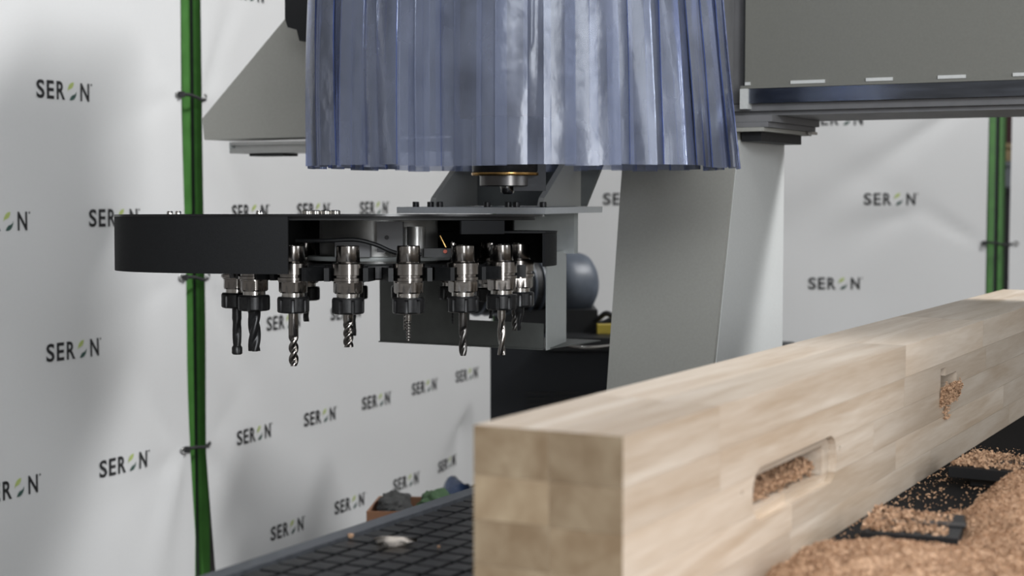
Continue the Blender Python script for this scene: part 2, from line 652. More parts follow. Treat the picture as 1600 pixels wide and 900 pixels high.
def edge_a(z):      # the left banner's free edge creeps over the upright towards the floor
    t = max(0, (zt(560) - z) / (zt(560) - zt(840)))
    if z < zt(840):
        t = 1 - 0.35 * (zt(840) - z) / 0.2
    return 0.005 + 0.016 * max(0, (zt(150) - z)) + 0.024 * max(0, min(1, t)) ** 1.5


def edge_b(z):
    t = max(0, (zt(715) - z) / (zt(715) - zt(895)))
    return -0.002 + 0.004 * max(0, (zt(0) - z)) + 0.036 * t


banner('banner', left_row, left_row.s_of(-190), sA, -1.24, 0.75,
       [(105, 143, 0), (180, 340, 0), (1, 346, 0), (115, 547, 0), (190, 727, 0), (14, 768, 0)],
       'white printed banner left of the slim green upright', edge1=edge_a,
       eyelets=[(sA - 0.012, z) for z in ties_z])
banner('banner', left_row, sB, left_row.s_of(768), -1.24, 0.80,
       [(390, -8, 0), (394, 331, 0), (492, 328, 0), (586, 325, 0), (445, 503, 0), (541, 488, 0),
        (397, 680, 0), (500, 652, 0), (587, 627, 0), (663, 605, 0), (730, 586, 0),
        (448, 830, 0), (545, 790, 0), (633, 755, 0), (705, 727, 0)],
       'white printed banner behind the tool carousel, right of the green upright', edge0=edge_b,
       eyelets=[(sB + 0.02, z) for z in ties_z], lw=0.222)

bz = lambda py: -(py - HOR) / FPX * YB
sC0, sC1 = back_row.s_of(781), back_row.s_of(1541)
tie_b = [bz(178), bz(380)]
back_row.pulls.append((sC1 - 0.03, bz(150), R(214), 0.09, 1.2, -0.030))
back_row.pulls.append((sC1 - 0.03, bz(380), R(150), 0.12, 0.6, -0.012))
back_row.pulls.append((sC1 - 0.30, bz(330), R(200), 0.3, 0.9, -0.02))
banner('banner', back_row, sC0, sC1, -1.24, 1.0,
       [(985, 311, 0), (1308, 187, 0), (1392, 311, 0), (1307, 443, 0), (1145, 443, 0)],
       'white printed banner across the back, right of the machine leg',
       eyelets=[(sC1 - 0.012, z) for z in tie_b], lw=0.24)
banner('banner', back_row, back_row.s_of(1577), back_row.s_of(1760), -1.24, 1.0, [],
       'plain white banner at the far right edge, beyond the double green upright',
       eyelets=[(back_row.s_of(1577) + 0.03, z) for z in tie_b])


def upright(name, row, pxs, tube_px, label, z_top):
    """two slim green tubes side by side with a dark web between them"""
    behind = Row(row.o - row.n * 0.045, row.d, row.n, 0)
    s0, s1 = behind.s_of(pxs[0]), behind.s_of(pxs[1])
    mid = (s0 + s1) / 2
    base = behind.o + behind.d * mid
    root = empty(name, (base.x, base.y, 0), math.atan2(row.d.y, row.d.x))
    w = s1 - s0
    t = w * tube_px
    for sx in (-1, 1):
        bm = B()
        c = sx * (w - t) / 2
        add_box(bm, c - t / 2, c + t / 2, -0.009, 0.009, 0.006, z_top)
        bevel(bm, min(t * 0.3, 0.006), 3)
        mesh_obj('tube', bm, MT['green'], root, smooth=40)
    bm = B()
    add_box(bm, -w / 2 + t + 0.0005, w / 2 - t - 0.0005, 0.002, 0.006, 0.01, z_top - 0.02)
    mesh_obj('web', bm, MT['dark_gap'], root)  # dark strip filling the gap between the tubes
    bm = B()
    add_box(bm, -w * 0.9, w * 0.9, -0.06, 0.06, 0, 0.006)
    mesh_obj('foot_plate', bm, MT['green'], root)
    tag(root, label, 'upright', 'green uprights between the banners')
    return root


upright('green_upright', left_row, (284, 319), 0.37, 'slim green upright between the two left banners', 2.35)
upright('green_upright', back_row, (1542, 1568), 0.38, 'double green upright beside the gap at the right edge', 2.45)
upright('green_upright', back_row, (769, 782), 0.40, 'green upright in the far corner behind the dark cabinet', 2.3)


def cable_tie(row, s0, s1, z, drop, label):
    root = empty('cable_tie', row.point((s0 + s1) / 2, z, 0.0))
    pts = []
    for i in range(13):
        t = i / 12
        s = s0 + (s1 - s0) * t
        q = row.o + row.d * s + row.n * (0.003 + 0.016 * math.sin(math.pi * t))
        pts.append(Vector((q.x, q.y, EYE + z - drop * t + 0.004 * math.sin(6.28 * t))))
    bm = B(); add_tube(bm, pts, 0.0052, 8)
    mesh_obj('strap', bm, MT['ink'], root, smooth=60, world_verts=True)
    bm = B()
    q = pts[1]
    add_box(bm, q.x - 0.010, q.x + 0.010, q.y - 0.012, q.y + 0.004, q.z - 0.009, q.z + 0.009)
    bevel(bm, 0.002)
    mesh_obj('lock_head', bm, MT['ink'], root, world_verts=True)
    tag(root, label, 'cable tie', 'black cable ties at the banner edges')


cable_tie(left_row, sA - 0.012, sB + 0.014, ties_z[0], 0.008, 'black cable tie level with the top row of logos on the left')
cable_tie(left_row, sA - 0.006, sB + 0.016, ties_z[1], 0.008, 'black cable tie just below the black carousel cover')
cable_tie(left_row, sA - 0.004, sB + 0.016, ties_z[2], -0.004, 'lowest black cable tie on the left green upright')
cable_tie(back_row, sC1 - 0.02, back_row.s_of(1581), tie_b[1], 0.002, 'black cable tie across the far right green uprights')

# things standing in the hall behind the gaps
for (z0, z1, mt, lab) in ((0.0, 0.62, 'crate_brown', 'brown crate lowest in the stack behind the right gap'),
                          (0.62, 1.34, 'crate_black', 'black crate second from the bottom behind the right gap'),
                          (1.34, 1.47, 'crate_grey', 'shallow grey crate in the stack behind the right gap'),
                          (1.47, 1.56, 'crate_beige', 'shallow beige crate in the stack behind the right gap'),
                          (1.56, 2.3, 'crate_red', 'dark red crate on top behind the right gap')):
    bm = B()
    add_box(bm, 2.25, 2.95, 8.0, 8.5, z0 + 0.001, z1 - 0.025)
    bevel(bm, 0.008)
    c = empty('crate', (2.6, 8.25, z0))
    mesh_obj('body', bm, MT[mt], c, world_verts=True)
    bm = B()
    add_box(bm, 2.235, 2.965, 7.985, 8.515, z1 - 0.024, z1 - 0.001)
    bevel(bm, 0.004)
    mesh_obj('rim', bm, MT[mt], c, world_verts=True)
    tag(c, lab, 'crate', 'crates stacked behind the banners')
c = empty('wall_locker', (-1.7, 7.2, 0))
bm = B(); add_box(bm, -2.3, -1.1, 7.0, 7.5, 0, 2.2); bevel(bm, 0.01)
mesh_obj('body', bm, MT['crate_black'], c, world_verts=True)
bm = B(); add_box(bm, -2.28, -1.12, 6.98, 6.999, 1.3, 1.9)
mesh_obj('door', bm, MT['crate_brown'], c, world_verts=True)
tag(c, 'dark locker glimpsed through the slit of the left upright', 'locker')

# ================================================================== MACHINE BED
BZ = -0.476
bed = empty('machine_bed', M(-0.3, 3.0, -EYE), -TH)
VL = -1.275
bm = B()
mbox(bm, VL + 0.03, 0.9, 0.5, 6.2, -0.72, BZ - 0.012)
mesh_obj('groove_plate', bm, MT['bed_groove'], bed, world_verts=True)
for (v, u) in ((-1.1, 0.8), (-1.1, 3.0), (-1.1, 5.8), (0.7, 0.8), (0.7, 3.0), (0.7, 5.8)):
    bm = B(); mbox(bm, v - 0.08, v + 0.08, u - 0.08, u + 0.08, -EYE, -0.721); bevel(bm, 0.005)
    mesh_obj('leg', bm, MT['bed_frame'], bed, world_verts=True)
bm = B(); mbox(bm, VL, VL + 0.029, 0.5, 6.2, -0.70, BZ + 0.002); bevel(bm, 0.003)
mesh_obj('edge_rail', bm, MT['bed_edge'], bed, world_verts=True)
PITCHT, TW = 0.040, 0.0325
tm = B(); add_box(tm, -TW / 2, TW / 2, -TW / 2, TW / 2, -0.011, 0); bevel(tm, 0.0015, 1)
for f in tm.faces:
    f.smooth = False
tile_mesh = bpy.data.meshes.new('tile'); tm.to_mesh(tile_mesh); tm.free()
tile_mesh.materials.append(MT['bed_tile'])
cells = []
for i in range(53):
    for j in range(112):
        v, u = VL + 0.036 + PITCHT * (i + 0.5), 0.62 + PITCHT * (j + 0.5)
        p = M(v, u, BZ)
        py = HOR + (EYE - p.z) / p.y * FPX if p.y > 0.3 else 5000
        px = 800 + p.x / p.y * FPX if p.y > 0.3 else -999
        # left of the beam, in frame and not behind the beam
        vis = (v < -0.81 and -20 < px and 740 < py < 915 and px < 760) or (v > -0.63 and py < 915 and px < 1615 and u < 3.3)
        cells.append((0 if vis else 1, p.y, v, u, p))
cells.sort(key=lambda c: (c[0], c[1]))
inv = parent_matrix(bed).inverted()
rnd = random.Random(3)
for k, (vis, d, v, u, p) in enumerate(cells[:300]):
    if vis:
        break
    t = bpy.data.objects.new('tile', tile_mesh)
    link(t, bed)
    t.location = (inv @ p) + Vector((0, 0, rnd.uniform(-0.0006, 0.0006)))
    t.rotation_euler = (rnd.uniform(-0.006, 0.006), rnd.uniform(-0.006, 0.006), 0)
rest = cells[k:] if cells[k][0] else cells[300:]
vv, ff = [], []
for (vis, d, v, u, p) in rest:
    h = TW / 2
    b0 = len(vv)
    for (a, b) in ((-h, -h), (h, -h), (h, h), (-h, h)):
        q = inv @ M(v + a, u + b, BZ - 0.011)
        vv.append(q)
        vv.append(q + Vector((0, 0, 0.011)))
    ff += [[b0 + 1, b0 + 3, b0 + 5, b0 + 7]]
    for a in range(4):
        c0, c1 = b0 + 2 * a, b0 + 2 * ((a + 1) % 4)
        ff.append([c0, c1, c1 + 1, c0 + 1])
me = bpy.data.meshes.new('tile_field'); me.from_pydata([tuple(q) for q in vv], [], ff); me.materials.append(MT['bed_tile'])
tag(link(bpy.data.objects.new('tile_field', me), bed), kind='stuff')
tag(bed, 'dark machine bed with a black grid of square tiles under the timber', 'machine bed')

# paper scrap and a few chips on the bed
bm = B()
c = M(-1.165, 1.965, BZ + 0.002)
ring = []
for k in range(14):
    t = 2 * math.pi * k / 14
    r = 0.030 * (1 + 0.14 * math.sin(3 * t + 1) + 0.12 * math.sin(5 * t))
    ring.append((math.cos(t) * r * 0.95, math.sin(t) * r * 1.1))
cp = at(613, 857, 0.476 * FPX / (857 - HOR))
vs0 = [bm.verts.new((cp.x + a, cp.y + b, EYE + BZ + 0.003 + 0.004 * abs(math.sin(4 * a / 0.05)))) for a, b in ring]
mid = bm.verts.new((cp.x, cp.y, EYE + BZ + 0.012))
for k in range(14):
    bm.faces.new([vs0[k], vs0[(k + 1) % 14], mid])
bmesh.ops.solidify(bm, geom=bm.faces[:], thickness=0.0012)
tag(mesh_obj('paper_scrap', bm, MT['paper'], smooth=70), 'crumpled white paper scrap lying on the bed grid', 'paper scrap')
for (px, py, r, lab) in ((545, 846, 0.0045, 'single tan wood chip near the bed edge rail'), (684, 862, 0.0025, 'tiny pale wood chip right of the paper scrap')):
    bm = B()
    q = at(px, py, 0.476 * FPX / (py - HOR))
    bmesh.ops.create_icosphere(bm, subdivisions=1, radius=r, matrix=Matrix.Translation((q.x, q.y, EYE + BZ + r * 0.8)) @ Matrix.Diagonal((1.1, 0.8, 0.9, 1)))
    for v in bm.verts:
        v.co += Vector((rnd.uniform(-1, 1), rnd.uniform(-1, 1), rnd.uniform(-0.3, 1))) * r * 0.25
    tag(mesh_obj('wood_chip', bm, MT['dust']), lab, 'wood chip')

# ================================================================== TIMBER
V0, V1, U0, U1 = -0.818, -0.6475, 1.441, 4.17
WZ0, WZ1 = BZ + 0.0015, -0.2388
timber = empty('glulam_timber', M((V0 + V1) / 2, (U0 + U1) / 2, WZ0), -TH)
TINV = parent_matrix(timber).inverted()


def tl(v, u, z):
    return TINV @ M(v, u, z)


def pocket_cutter(za, zb, ua, ub, depth, round_r):
    """slot cutter through the right face, rounded at both ends"""
    pts = []
    zc = (za + zb) / 2
    r = (zb - za) / 2
    rr = min(round_r, r)
    for (cu, cz, a0) in ((ub - rr, zb - rr, 0), (ub - rr, za + rr, -90), (ua + rr, za + rr, 180), (ua + rr, zb - rr, 90)):
        n = 7
        for k in range(n):
            a = {0: R(90 - 90 * k / (n - 1)), -90: R(0 - 90 * k / (n - 1)), 180: R(-90 - 90 * k / (n - 1)), 90: R(180 - 90 * k / (n - 1))}[a0]
            pts.append(tl(V1 - depth, cu + rr * math.cos(a), cz + rr * math.sin(a)))
    bm = B()
    add_prism(bm, pts, tl(V1 + 0.03, 0, 0) - tl(V1 - depth, 0, 0))
    bmesh.ops.recalc_face_normals(bm, faces=bm.faces[:])
    me = bpy.data.meshes.new('cut'); bm.to_mesh(me); bm.free()
    o = bpy.data.objects.new('cut', me)
    COL.objects.link(o)
    o.matrix_world = parent_matrix(timber)
    return o


cutters = [pocket_cutter(-0.3970, -0.3310, 1.822, 2.165, 0.010, 0.031),
           pocket_cutter(-0.3850, -0.3440, 1.828, 2.130, 0.085, 0.006),
           pocket_cutter(-0.3490, -0.3150, 2.775, 2.895, 0.06, 0.003),
           pocket_cutter(-0.3151, -0.3000, 2.775, 2.812, 0.06, 0.001)]
for (px, py) in ((1163, 775), (1316, 703)):
    k = (px - 800) / FPX
    Y = V1 / (k * CS - SN)
    u = (k * SN + CS) * Y
    z = -(py - HOR) / FPX * Y
    cutters.append(pocket_cutter(z - 0.004, z + 0.004, u - 0.004, u + 0.004, 0.02, 0.004))
bpy.context.view_layer.update()
dg = bpy.context.evaluated_depsgraph_get()
rows_z = [WZ1, WZ1 - 0.052, WZ1 - 0.099, WZ1 - 0.146, WZ1 - 0.193, WZ0]
rw = random.Random(21)
VM = V0 + 0.088
for ci, (va, vb) in enumerate(((V0, VM), (VM, V1))):
    for ri in range(5):
        zb, za = rows_z[ri], rows_z[ri + 1]
        u = U0
        first = True
        while u < U1 - 1e-4:
            ln = rw.uniform(0.22, 0.62) if first else rw.uniform(0.42, 0.85)
            ue = min(U1, u + ln)
            if U1 - ue < 0.2:
                ue = U1
            g = 0.00015
            bm = B()
            p8 = [tl(va + (g if ci else 0), u + (0 if first else g), za + g), tl(vb - (0 if ci else g), u + (0 if first else g), za + g),
                  tl(vb - (0 if ci else g), ue - g, za + g), tl(va + (g if ci else 0), ue - g, za + g)]
            top = [Vector((q.x, q.y, q.z + (zb - za) - 2 * g)) for q in p8]
            add_hull(bm, p8 + top)
            # the long outer arrises of the beam are slightly rounded, the glue joints nearly sharp
            bevel(bm, 0.0009, 1)
            bm.normal_update()
            for f in bm.faces:
                f.material_index = 1 if abs(f.normal.y) > 0.9 else 0
            o = mesh_obj('lamella', bm, [MT['wood'], MT['wood_end']], timber)
            if ci == 1 and ri in (1, 2, 3):
                hit = False
                for c in cutters:
                    cu = [TINV @ (c.matrix_world @ v.co) for v in c.data.vertices]
                    lo = min(q.y for q in cu); hi = max(q.y for q in cu)
                    zl = min(q.z for q in cu); zh = max(q.z for q in cu)
                    if hi > p8[0].y and lo < p8[2].y and zh > p8[0].z and zl < top[0].z:
                        md = o.modifiers.new('cut', 'BOOLEAN')
                        md.operation = 'DIFFERENCE'
                        md.solver = 'EXACT'
                        md.object = c
                        hit = True
                if hit:
                    bpy.context.view_layer.update()
                    dg = bpy.context.evaluated_depsgraph_get()
                    nm = bpy.data.meshes.new_from_object(o.evaluated_get(dg))
                    o.modifiers.clear()
                    o.data = nm
            u = ue
            first = False
for c in cutters:
    bpy.data.objects.remove(c, do_unlink=True)
tag(timber, 'long pale laminated timber beam with a milled slot in its side', 'timber')


# ------------------------------------------------------------------ sawdust
def chips(name, pts, size, seed, label, cat):
    """loose wood shavings: thousands of tiny bent flakes in one mesh"""
    r = random.Random(seed)
    v, f = [], []
    for p in pts:
        s = size * r.uniform(0.5, 1.6)
        a = Vector((r.uniform(-1, 1), r.uniform(-1, 1), r.uniform(-0.7, 0.7))).normalized()
        b = a.cross(Vector((r.uniform(-1, 1), r.uniform(-1, 1), r.uniform(-1, 1)))).normalized()
        n = a.cross(b) * s * 0.5
        b0 = len(v)
        a, b = a * s, b * s * 0.45
        v += [p - a - b + n, p - a + b + n, p - b, p + b, p + a - b + n, p + a + b + n]
        f += [[b0, b0 + 2, b0 + 3, b0 + 1], [b0 + 2, b0 + 4, b0 + 5, b0 + 3]]
    me = bpy.data.meshes.new(name)
    me.from_pydata([tuple(q) for q in v], [], f)
    me.materials.append(MT['dust'])
    return me


def heap_h(v, u):
    h = -0.02
    def bump(cv, cu, rv, ru, hh):
        return hh * math.exp(-((v - cv) / rv) ** 2 - ((u - cu) / ru) ** 2)
    h += bump(-0.575, 1.84, 0.075, 0.15, 0.050)
    h += bump(-0.50, 1.90, 0.08, 0.12, 0.040)
    h += bump(-0.36, 2.02, 0.15, 0.26, 0.050)
    h += bump(-0.30, 2.42, 0.20, 0.30, 0.050)
    h += bump(-0.455, 2.48, 0.055, 0.12, 0.048)
    h += bump(-0.43, 2.26, 0.06, 0.12, 0.034)
    h += bump(-0.30, 1.5, 0.30, 0.25, 0.045)
    h += bump(-0.20, 2.9, 0.20, 0.30, 0.035)
    h += 0.014 * noise.noise(Vector((v * 14, u * 14, 2))) + 0.006 * noise.noise(Vector((v * 45, u * 45, 9)))
    return h


heap = B()
NV, NU = 120, 200
gv = [[None] * (NU + 1) for _ in range(NV + 1)]
hv = [[0] * (NU + 1) for _ in range(NV + 1)]
tops = []
for i in range(NV + 1):
    for j in range(NU + 1):
        v = V1 + 0.002 + (0.1 + 0.643 - 0.002) * (i / NV) ** 1.25
        u = 1.25 + 1.95 * j / NU
        h = heap_h(v, u)
        hv[i][j] = (v, u, h)
for i in range(NV):
    for j in range(NU):
        q = [hv[i][j], hv[i + 1][j], hv[i + 1][j + 1], hv[i][j + 1]]
        if max(x[2] for x in q) > 0.0005:
            vs = []
            for (a, b) in ((i, j), (i + 1, j), (i + 1, j + 1), (i, j + 1)):
                if gv[a][b] is None:
                    v, u, h = hv[a][b]
                    gv[a][b] = heap.verts.new(M(v, u, BZ + max(h, 0.0036)))
                vs.append(gv[a][b])
            heap.faces.new(vs)
root = empty('sawdust_heap', M(-0.4, 2.1, BZ))
mesh_obj('heap_surface', heap, MT['dust'], root, smooth=70, world_verts=True)['kind'] = 'stuff'
pts = []
rc = random.Random(5)
while len(pts) < 60000:
    v, u = V1 + 0.006 + rc.random() ** 1.3 * 0.55, 1.45 + rc.random() * 1.6
    h = heap_h(v, u)
    if h > 0:
        pts.append(M(v, u, BZ + h + rc.uniform(0, 0.003)))
    elif rc.random() < 0.035:
        pts.append(M(v, u, BZ + 0.0055))
me = chips('shavings', pts, 0.0019, 1, '', '')
o = link(bpy.data.objects.new('shavings', me), root)
o.matrix_parent_inverse = parent_matrix(root).inverted()
o['kind'] = 'stuff'
tag(root, 'heaps of reddish tan sawdust along the right side of the timber', 'sawdust', kind='stuff')

# sawdust packed into the slot and the small hole
pts = []
for k in range(5000):
    u = rc.uniform(1.838, 2.120)
    dep = rc.uniform(0.008, 0.06)
    lvl = 0.012 + 0.024 * min(1, dep / 0.035) * (0.75 + 0.35 * noise.noise(Vector((u * 22, 0, 3)))) * (1.0 if u > 1.89 else (u - 1.838) / 0.052 * 0.7 + 0.3)
    pts.append(M(V1 - 0.010 - dep, u, -0.3840 + lvl * rc.random() ** 0.5))
o = link(bpy.data.objects.new('slot_sawdust', chips('slot_sawdust', pts, 0.0024, 2, '', '')))
tag(o, 'sawdust packed inside the long milled slot', 'sawdust', kind='stuff')
pts = []
for k in range(3000):
    u = 2.838 + max(-0.068, min(0.068, rc.gauss(0, 0.038)))
    t = rc.random()
    pts.append(M(V1 + 0.002 + rc.random() * 0.008 * (1 - t), u, -0.334 - 0.028 * t + rc.gauss(0, 0.003)))
for k in range(120):
    t = rc.random()
    pts.append(M(V1 + 0.001 + rc.random() * 0.004, 2.808 + rc.gauss(0, 0.010), -0.358 - 0.034 * t))
o = link(bpy.data.objects.new('spilled_sawdust', chips('spilled_sawdust', pts, 0.0019, 3, '', '')))
tag(o, 'small clump of sawdust spilling from the square hole', 'sawdust', kind='stuff')


# black mat added along the timber to darken the bed
bm = B(); mbox(bm, V1 + 0.003, -0.36, 1.55, 3.7, BZ + 0.0012, BZ + 0.0032); bevel(bm, 0.0008, 1)
tag(mesh_obj('darkening_mat', bm, MT['mat_black']), 'thin black mat added to darken the bed beneath the sawdust and pads', 'mat')


# clamping pads on the bed beside the timber
def pad(v, u, rot, lab):
    p = M(v, u, BZ + 0.0032)
    root = empty('clamping_pad', p, -TH + rot)
    bm = B(); add_box(bm, -0.035, 0.035, -0.05, 0.05, 0.0005, 0.016)
    mesh_obj('foot', bm, MT['black_plastic'], root)
    bm = B(); add_box(bm, -0.062, 0.062, -0.08, 0.08, 0.0165, 0.033); bevel(bm, 0.003)
    mesh_obj('plate', bm, MT['black_matte'], root)
    bm = B(); add_box(bm, -0.066, 0.066, -0.012, 0.012, 0.0335, 0.036); bevel(bm, 0.001, 1)
    mesh_obj('sealing_strip', bm, MT['black_plastic'], root)
    q = []
    r = random.Random(int(u * 100))
    for k in range(900):
        a = r.random() ** 1.4
        q.append(Vector((-0.060 + 0.105 * a, r.uniform(-0.07, 0.078), 0.034 + r.random() * 0.006 * (1 - a))))
    o = link(bpy.data.objects.new('dust_layer', chips('dust_layer', q, 0.0032, 8, '', '')), root)
    o['kind'] = 'stuff'
    tag(root, lab, 'clamping pad', 'black clamping pads beside the timber')


pad(-0.528, 2.13, R(8), 'black clamping pad nearest the camera, half covered in sawdust')
pad(-0.525, 2.68, R(-4), 'black clamping pad farther along the timber at the right edge')

# ================================================================== GANTRY
gantry = empty('machine_gantry', M(-1.43, 3.7, -EYE), -TH)


def gpart(name, bm, mat, smooth=None, parent=None):
    return mesh_obj(name, bm, mat, parent or gantry, smooth=smooth, world_verts=True)


GU = 3.557
# leg: right side's light put into a paler sheet, grey front, the front edge slopes forward towards the floor
def leg_u(z):
    return 3.572 - 0.27 * (0.135 - z)
bm = B()
zt_, zb_ = 0.148, -EYE + 0.02
add_hull(bm, [M(-1.535, leg_u(zb_), zb_), M(-1.317, leg_u(zb_), zb_), M(-1.317, 3.92, zb_), M(-1.535, 3.92, zb_),
              M(-1.607, leg_u(zt_), zt_), M(-1.317, leg_u(zt_), zt_), M(-1.317, 3.92, zt_), M(-1.607, 3.92, zt_)])
bevel(bm, 0.004, 2)
gpart('leg', bm, MT['grey_paint'], 40)
bm = B()
e = 0.0015
add_hull(bm, [M(-1.3165, leg_u(-1.2) + 0.012, -1.2), M(-1.3145, leg_u(-1.2) + 0.012, -1.2), M(-1.3145, 3.912, -1.2), M(-1.3165, 3.912, -1.2),
              M(-1.3165, leg_u(0.13) + 0.012, 0.13), M(-1.3145, leg_u(0.13) + 0.012, 0.13), M(-1.3145, 3.912, 0.13), M(-1.3165, 3.912, 0.13)])
gpart('leg_lit_side', bm, MT['light_paint'])
bm = B(); mbox(bm, -1.62, -1.29, 2.6, 4.3, -EYE, -EYE + 0.02)
gpart('foot_rail', bm, MT['bed_frame'])
# crossbeam
bm = B(); mbox(bm, -2.35, 1.7, GU + 0.03, GU + 0.42, 0.215, 0.95); bevel(bm, 0.004)
gpart('crossbeam', bm, MT['carriage'])
bm = B(); mbox(bm, -1.292, 1.7, GU, GU + 0.028, 0.254, 0.86); bevel(bm, 0.003)
cover = gpart('cover_panel', bm, MT['panel_paint'])
bm = B(); mbox(bm, -1.30, 1.7, GU - 0.008, GU + 0.028, 0.247, 0.2535)
gpart('cover_lip', bm, MT['panel_paint'])
for (va, vb) in ((-1.29, -1.278), (-1.18, -1.10), (-1.005, -0.945), (-0.845, -0.785), (-0.685, -0.625)):
    bm = B(); mbox(bm, va, vb, GU - 0.006, GU - 0.0005, 0.2545, 0.262); bevel(bm, 0.0015, 1)
    gpart('hinge', bm, MT['light_paint'], parent=cover)
bm = B(); mbox(bm, -1.28, 1.7, GU - 0.004, GU + 0.029, 0.213, 0.2465); bevel(bm, 0.002)
gpart('guide_rail', bm, MT['rail'])
bm = B(); mbox(bm, -1.62, 1.7, GU + 0.016, GU + 0.40, 0.196, 0.2125); bevel(bm, 0.002)
gpart('lower_flange', bm, MT['carriage'])
bm = B(); mbox(bm, -1.62, 1.7, GU + 0.035, GU + 0.38, 0.186, 0.1955)
gpart('flange_strip', bm, MT['carriage'])
bm = B(); mbox(bm, -1.30, -1.281, GU - 0.012, GU + 0.02, 0.2, 0.2465); bevel(bm, 0.002)
gpart('rail_end_block', bm, MT['light_paint'])
bm = B(); mbox(bm, -1.297, -1.2925, GU + 0.001, GU + 0.0295, 0.2545, 0.86)
gpart('panel_seam', bm, MT['black_plastic'])
# stepped saddle between leg and crossbeam
for (v1, z0, z1, mt, nm) in ((-1.225, 0.170, 0.1855, 'carriage', 'saddle_plate'), (-1.235, 0.158, 0.1695, 'carriage', 'saddle_plate'), (-1.245, 0.1485, 0.1575, 'grey_paint', 'saddle_plate')):
    bm = B(); mbox(bm, -1.60, v1, GU + 0.0, GU + 0.36, z0, z1); bevel(bm, 0.002)
    gpart(nm, bm, MT[mt])
bm = B(); mbox(bm, -1.2345, -1.224, GU + 0.30, GU + 0.34, 0.150, 0.157); bevel(bm, 0.003)
gpart('end_screw', bm, MT['steel_bright'])
bm = B(); mbox(bm, -1.31, -1.262, GU + 0.03, GU + 0.33, 0.126, 0.148); bevel(bm, 0.002)
gpart('slide_block', bm, MT['black_plastic'])
# left end bracket with its slanted side
def gpt(px, py):
    k = (px - 800) / FPX
    Y = GU / (k * SN + CS)
    return M(Y * (k * CS - SN), GU, -(py - HOR) / FPX * Y)
poly = [gpt(318, 186), gpt(321, 219), gpt(760, 207), gpt(760, -120), gpt(560, -100)]
bm = B(); add_prism(bm, poly, M(0, 0.16, 0) - M(0, 0, 0)); bevel(bm, 0.003)
gpart('end_bracket', bm, MT['grey_paint'])
a, b = gpt(359, 222), gpt(365, 240)
va = a.x * CS - a.y * SN
za, zb2 = a.z - EYE, b.z - EYE
bm = B()
mbox(bm, va, -2.0, GU + 0.012, GU + 0.11, za - 0.010, za - 0.0005)
mbox(bm, va + 0.004, -2.0, GU + 0.022, GU + 0.10, za - 0.018, za - 0.010)
mbox(bm, va, -2.0, GU + 0.006, GU + 0.11, zb2, za - 0.018)
gpart('guide_profile', bm, MT['alu'])
bm = B(); mbox(bm, va - 0.003, va - 0.0005, GU + 0.006, GU + 0.10, zb2, za - 0.001)
gpart('profile_end_cap', bm, MT['sheet_light'])
bm = B()
s0, s1 = gpt(384, 241), gpt(436, 243)
mbox(bm, s0.x * CS - s0.y * SN, s1.x * CS - s1.y * SN, GU + 0.02, GU + 0.09, zb2 - 0.008, zb2 - 0.0005); bevel(bm, 0.002)
gpart('stop_strip', bm, MT['black_plastic'])
# black cable housing in front of the bracket (stepped lower edge)
poly = [(448, -60), (448, 32), (452, 45), (466, 49), (470, 66), (500, 70), (500, -60)]
bm = B()
K = 4.14
add_prism(bm, [at(x, y, K) for x, y in poly], (0.03, 0.07, 0)); bevel(bm, 0.003)
gpart('cable_housing', bm, MT['black_matte'])
tag(gantry, 'grey machine gantry with slanted leg and wide crossbeam at upper right', 'gantry')

# ================================================================== SPINDLE HEAD with strip curtain
SPC = (-1.569, 2.950)
spx = M(SPC[0], SPC[1], 0)
head = empty('spindle_head', (spx.x, spx.y, EYE + 0.005), -TH)


def hpart(name, bm, mat, smooth=None, parent=None):
    return mesh_obj(name, bm, mat, parent or head, smooth=smooth, world_verts=True)


bm = B(); mbox(bm, -1.86, -1.315, 3.43, GU - 0.016, 0.19, 0.95); bevel(bm, 0.006)
hpart('carriage_plate', bm, MT['carriage'])
bm = B(); mbox(bm, -1.70, -1.38, 2.75, 3.428, 0.66, 0.95); bevel(bm, 0.006)
hpart('cantilever_arm', bm, MT['carriage'])
nose = at(793, 260, 3.34)
T = Matrix.Translation((nose.x, nose.y, 0))
bm = B()
add_lathe(bm, [(0.10, EYE + 0.16), (0.11, EYE + 0.19), (0.11, EYE + 0.66)], 40, T)
hpart('spindle_motor', bm, MT['steel_dark'], 40)
bm = B()
add_lathe(bm, [(0.072, EYE + 0.047), (0.074, EYE + 0.05), (0.074, EYE + 0.1595)], 40, T)
hpart('spindle_nose', bm, MT['black_oxide'], 40)
bm = B()
add_lathe(bm, [(0.0745, EYE + 0.0405), (0.0755, EYE + 0.042), (0.0755, EYE + 0.0465)], 40, T)
hpart('brass_ring', bm, MT['brass'], 40)
bm = B()
add_lathe(bm, [(0.056, EYE + 0.0185), (0.058, EYE + 0.020), (0.058, EYE + 0.040)], 40, T)
hpart('clamping_collar', bm, MT['steel_dark'], 40)
bm = B()
add_lathe(bm, [(0.010, EYE + 0.002), (0.014, EYE + 0.006), (0.016, EYE + 0.018)], 24, T)
hpart('draw_pin', bm, MT['steel_bright'], 40)
bm = B()
q = at(828, 262, 3.36)
add_box(bm, q.x - 0.035, q.x + 0.032, q.y - 0.06, q.y + 0.06, EYE + 0.009, EYE + 0.12); bevel(bm, 0.014, 4)
hpart('sensor_block', bm, MT['black_plastic'], 40)
# curtain ring
AR = 0.378
def ring_pt(t, off=0.0):
    n = 2.0 / 2.7
    c, s = math.cos(t), math.sin(t)
    x = math.copysign(abs(c) ** n, c) * AR
    y = math.copysign(abs(s) ** n, s) * AR
    L = math.hypot(x, y)
    return x * (1 + off / L), y * (1 + off / L)
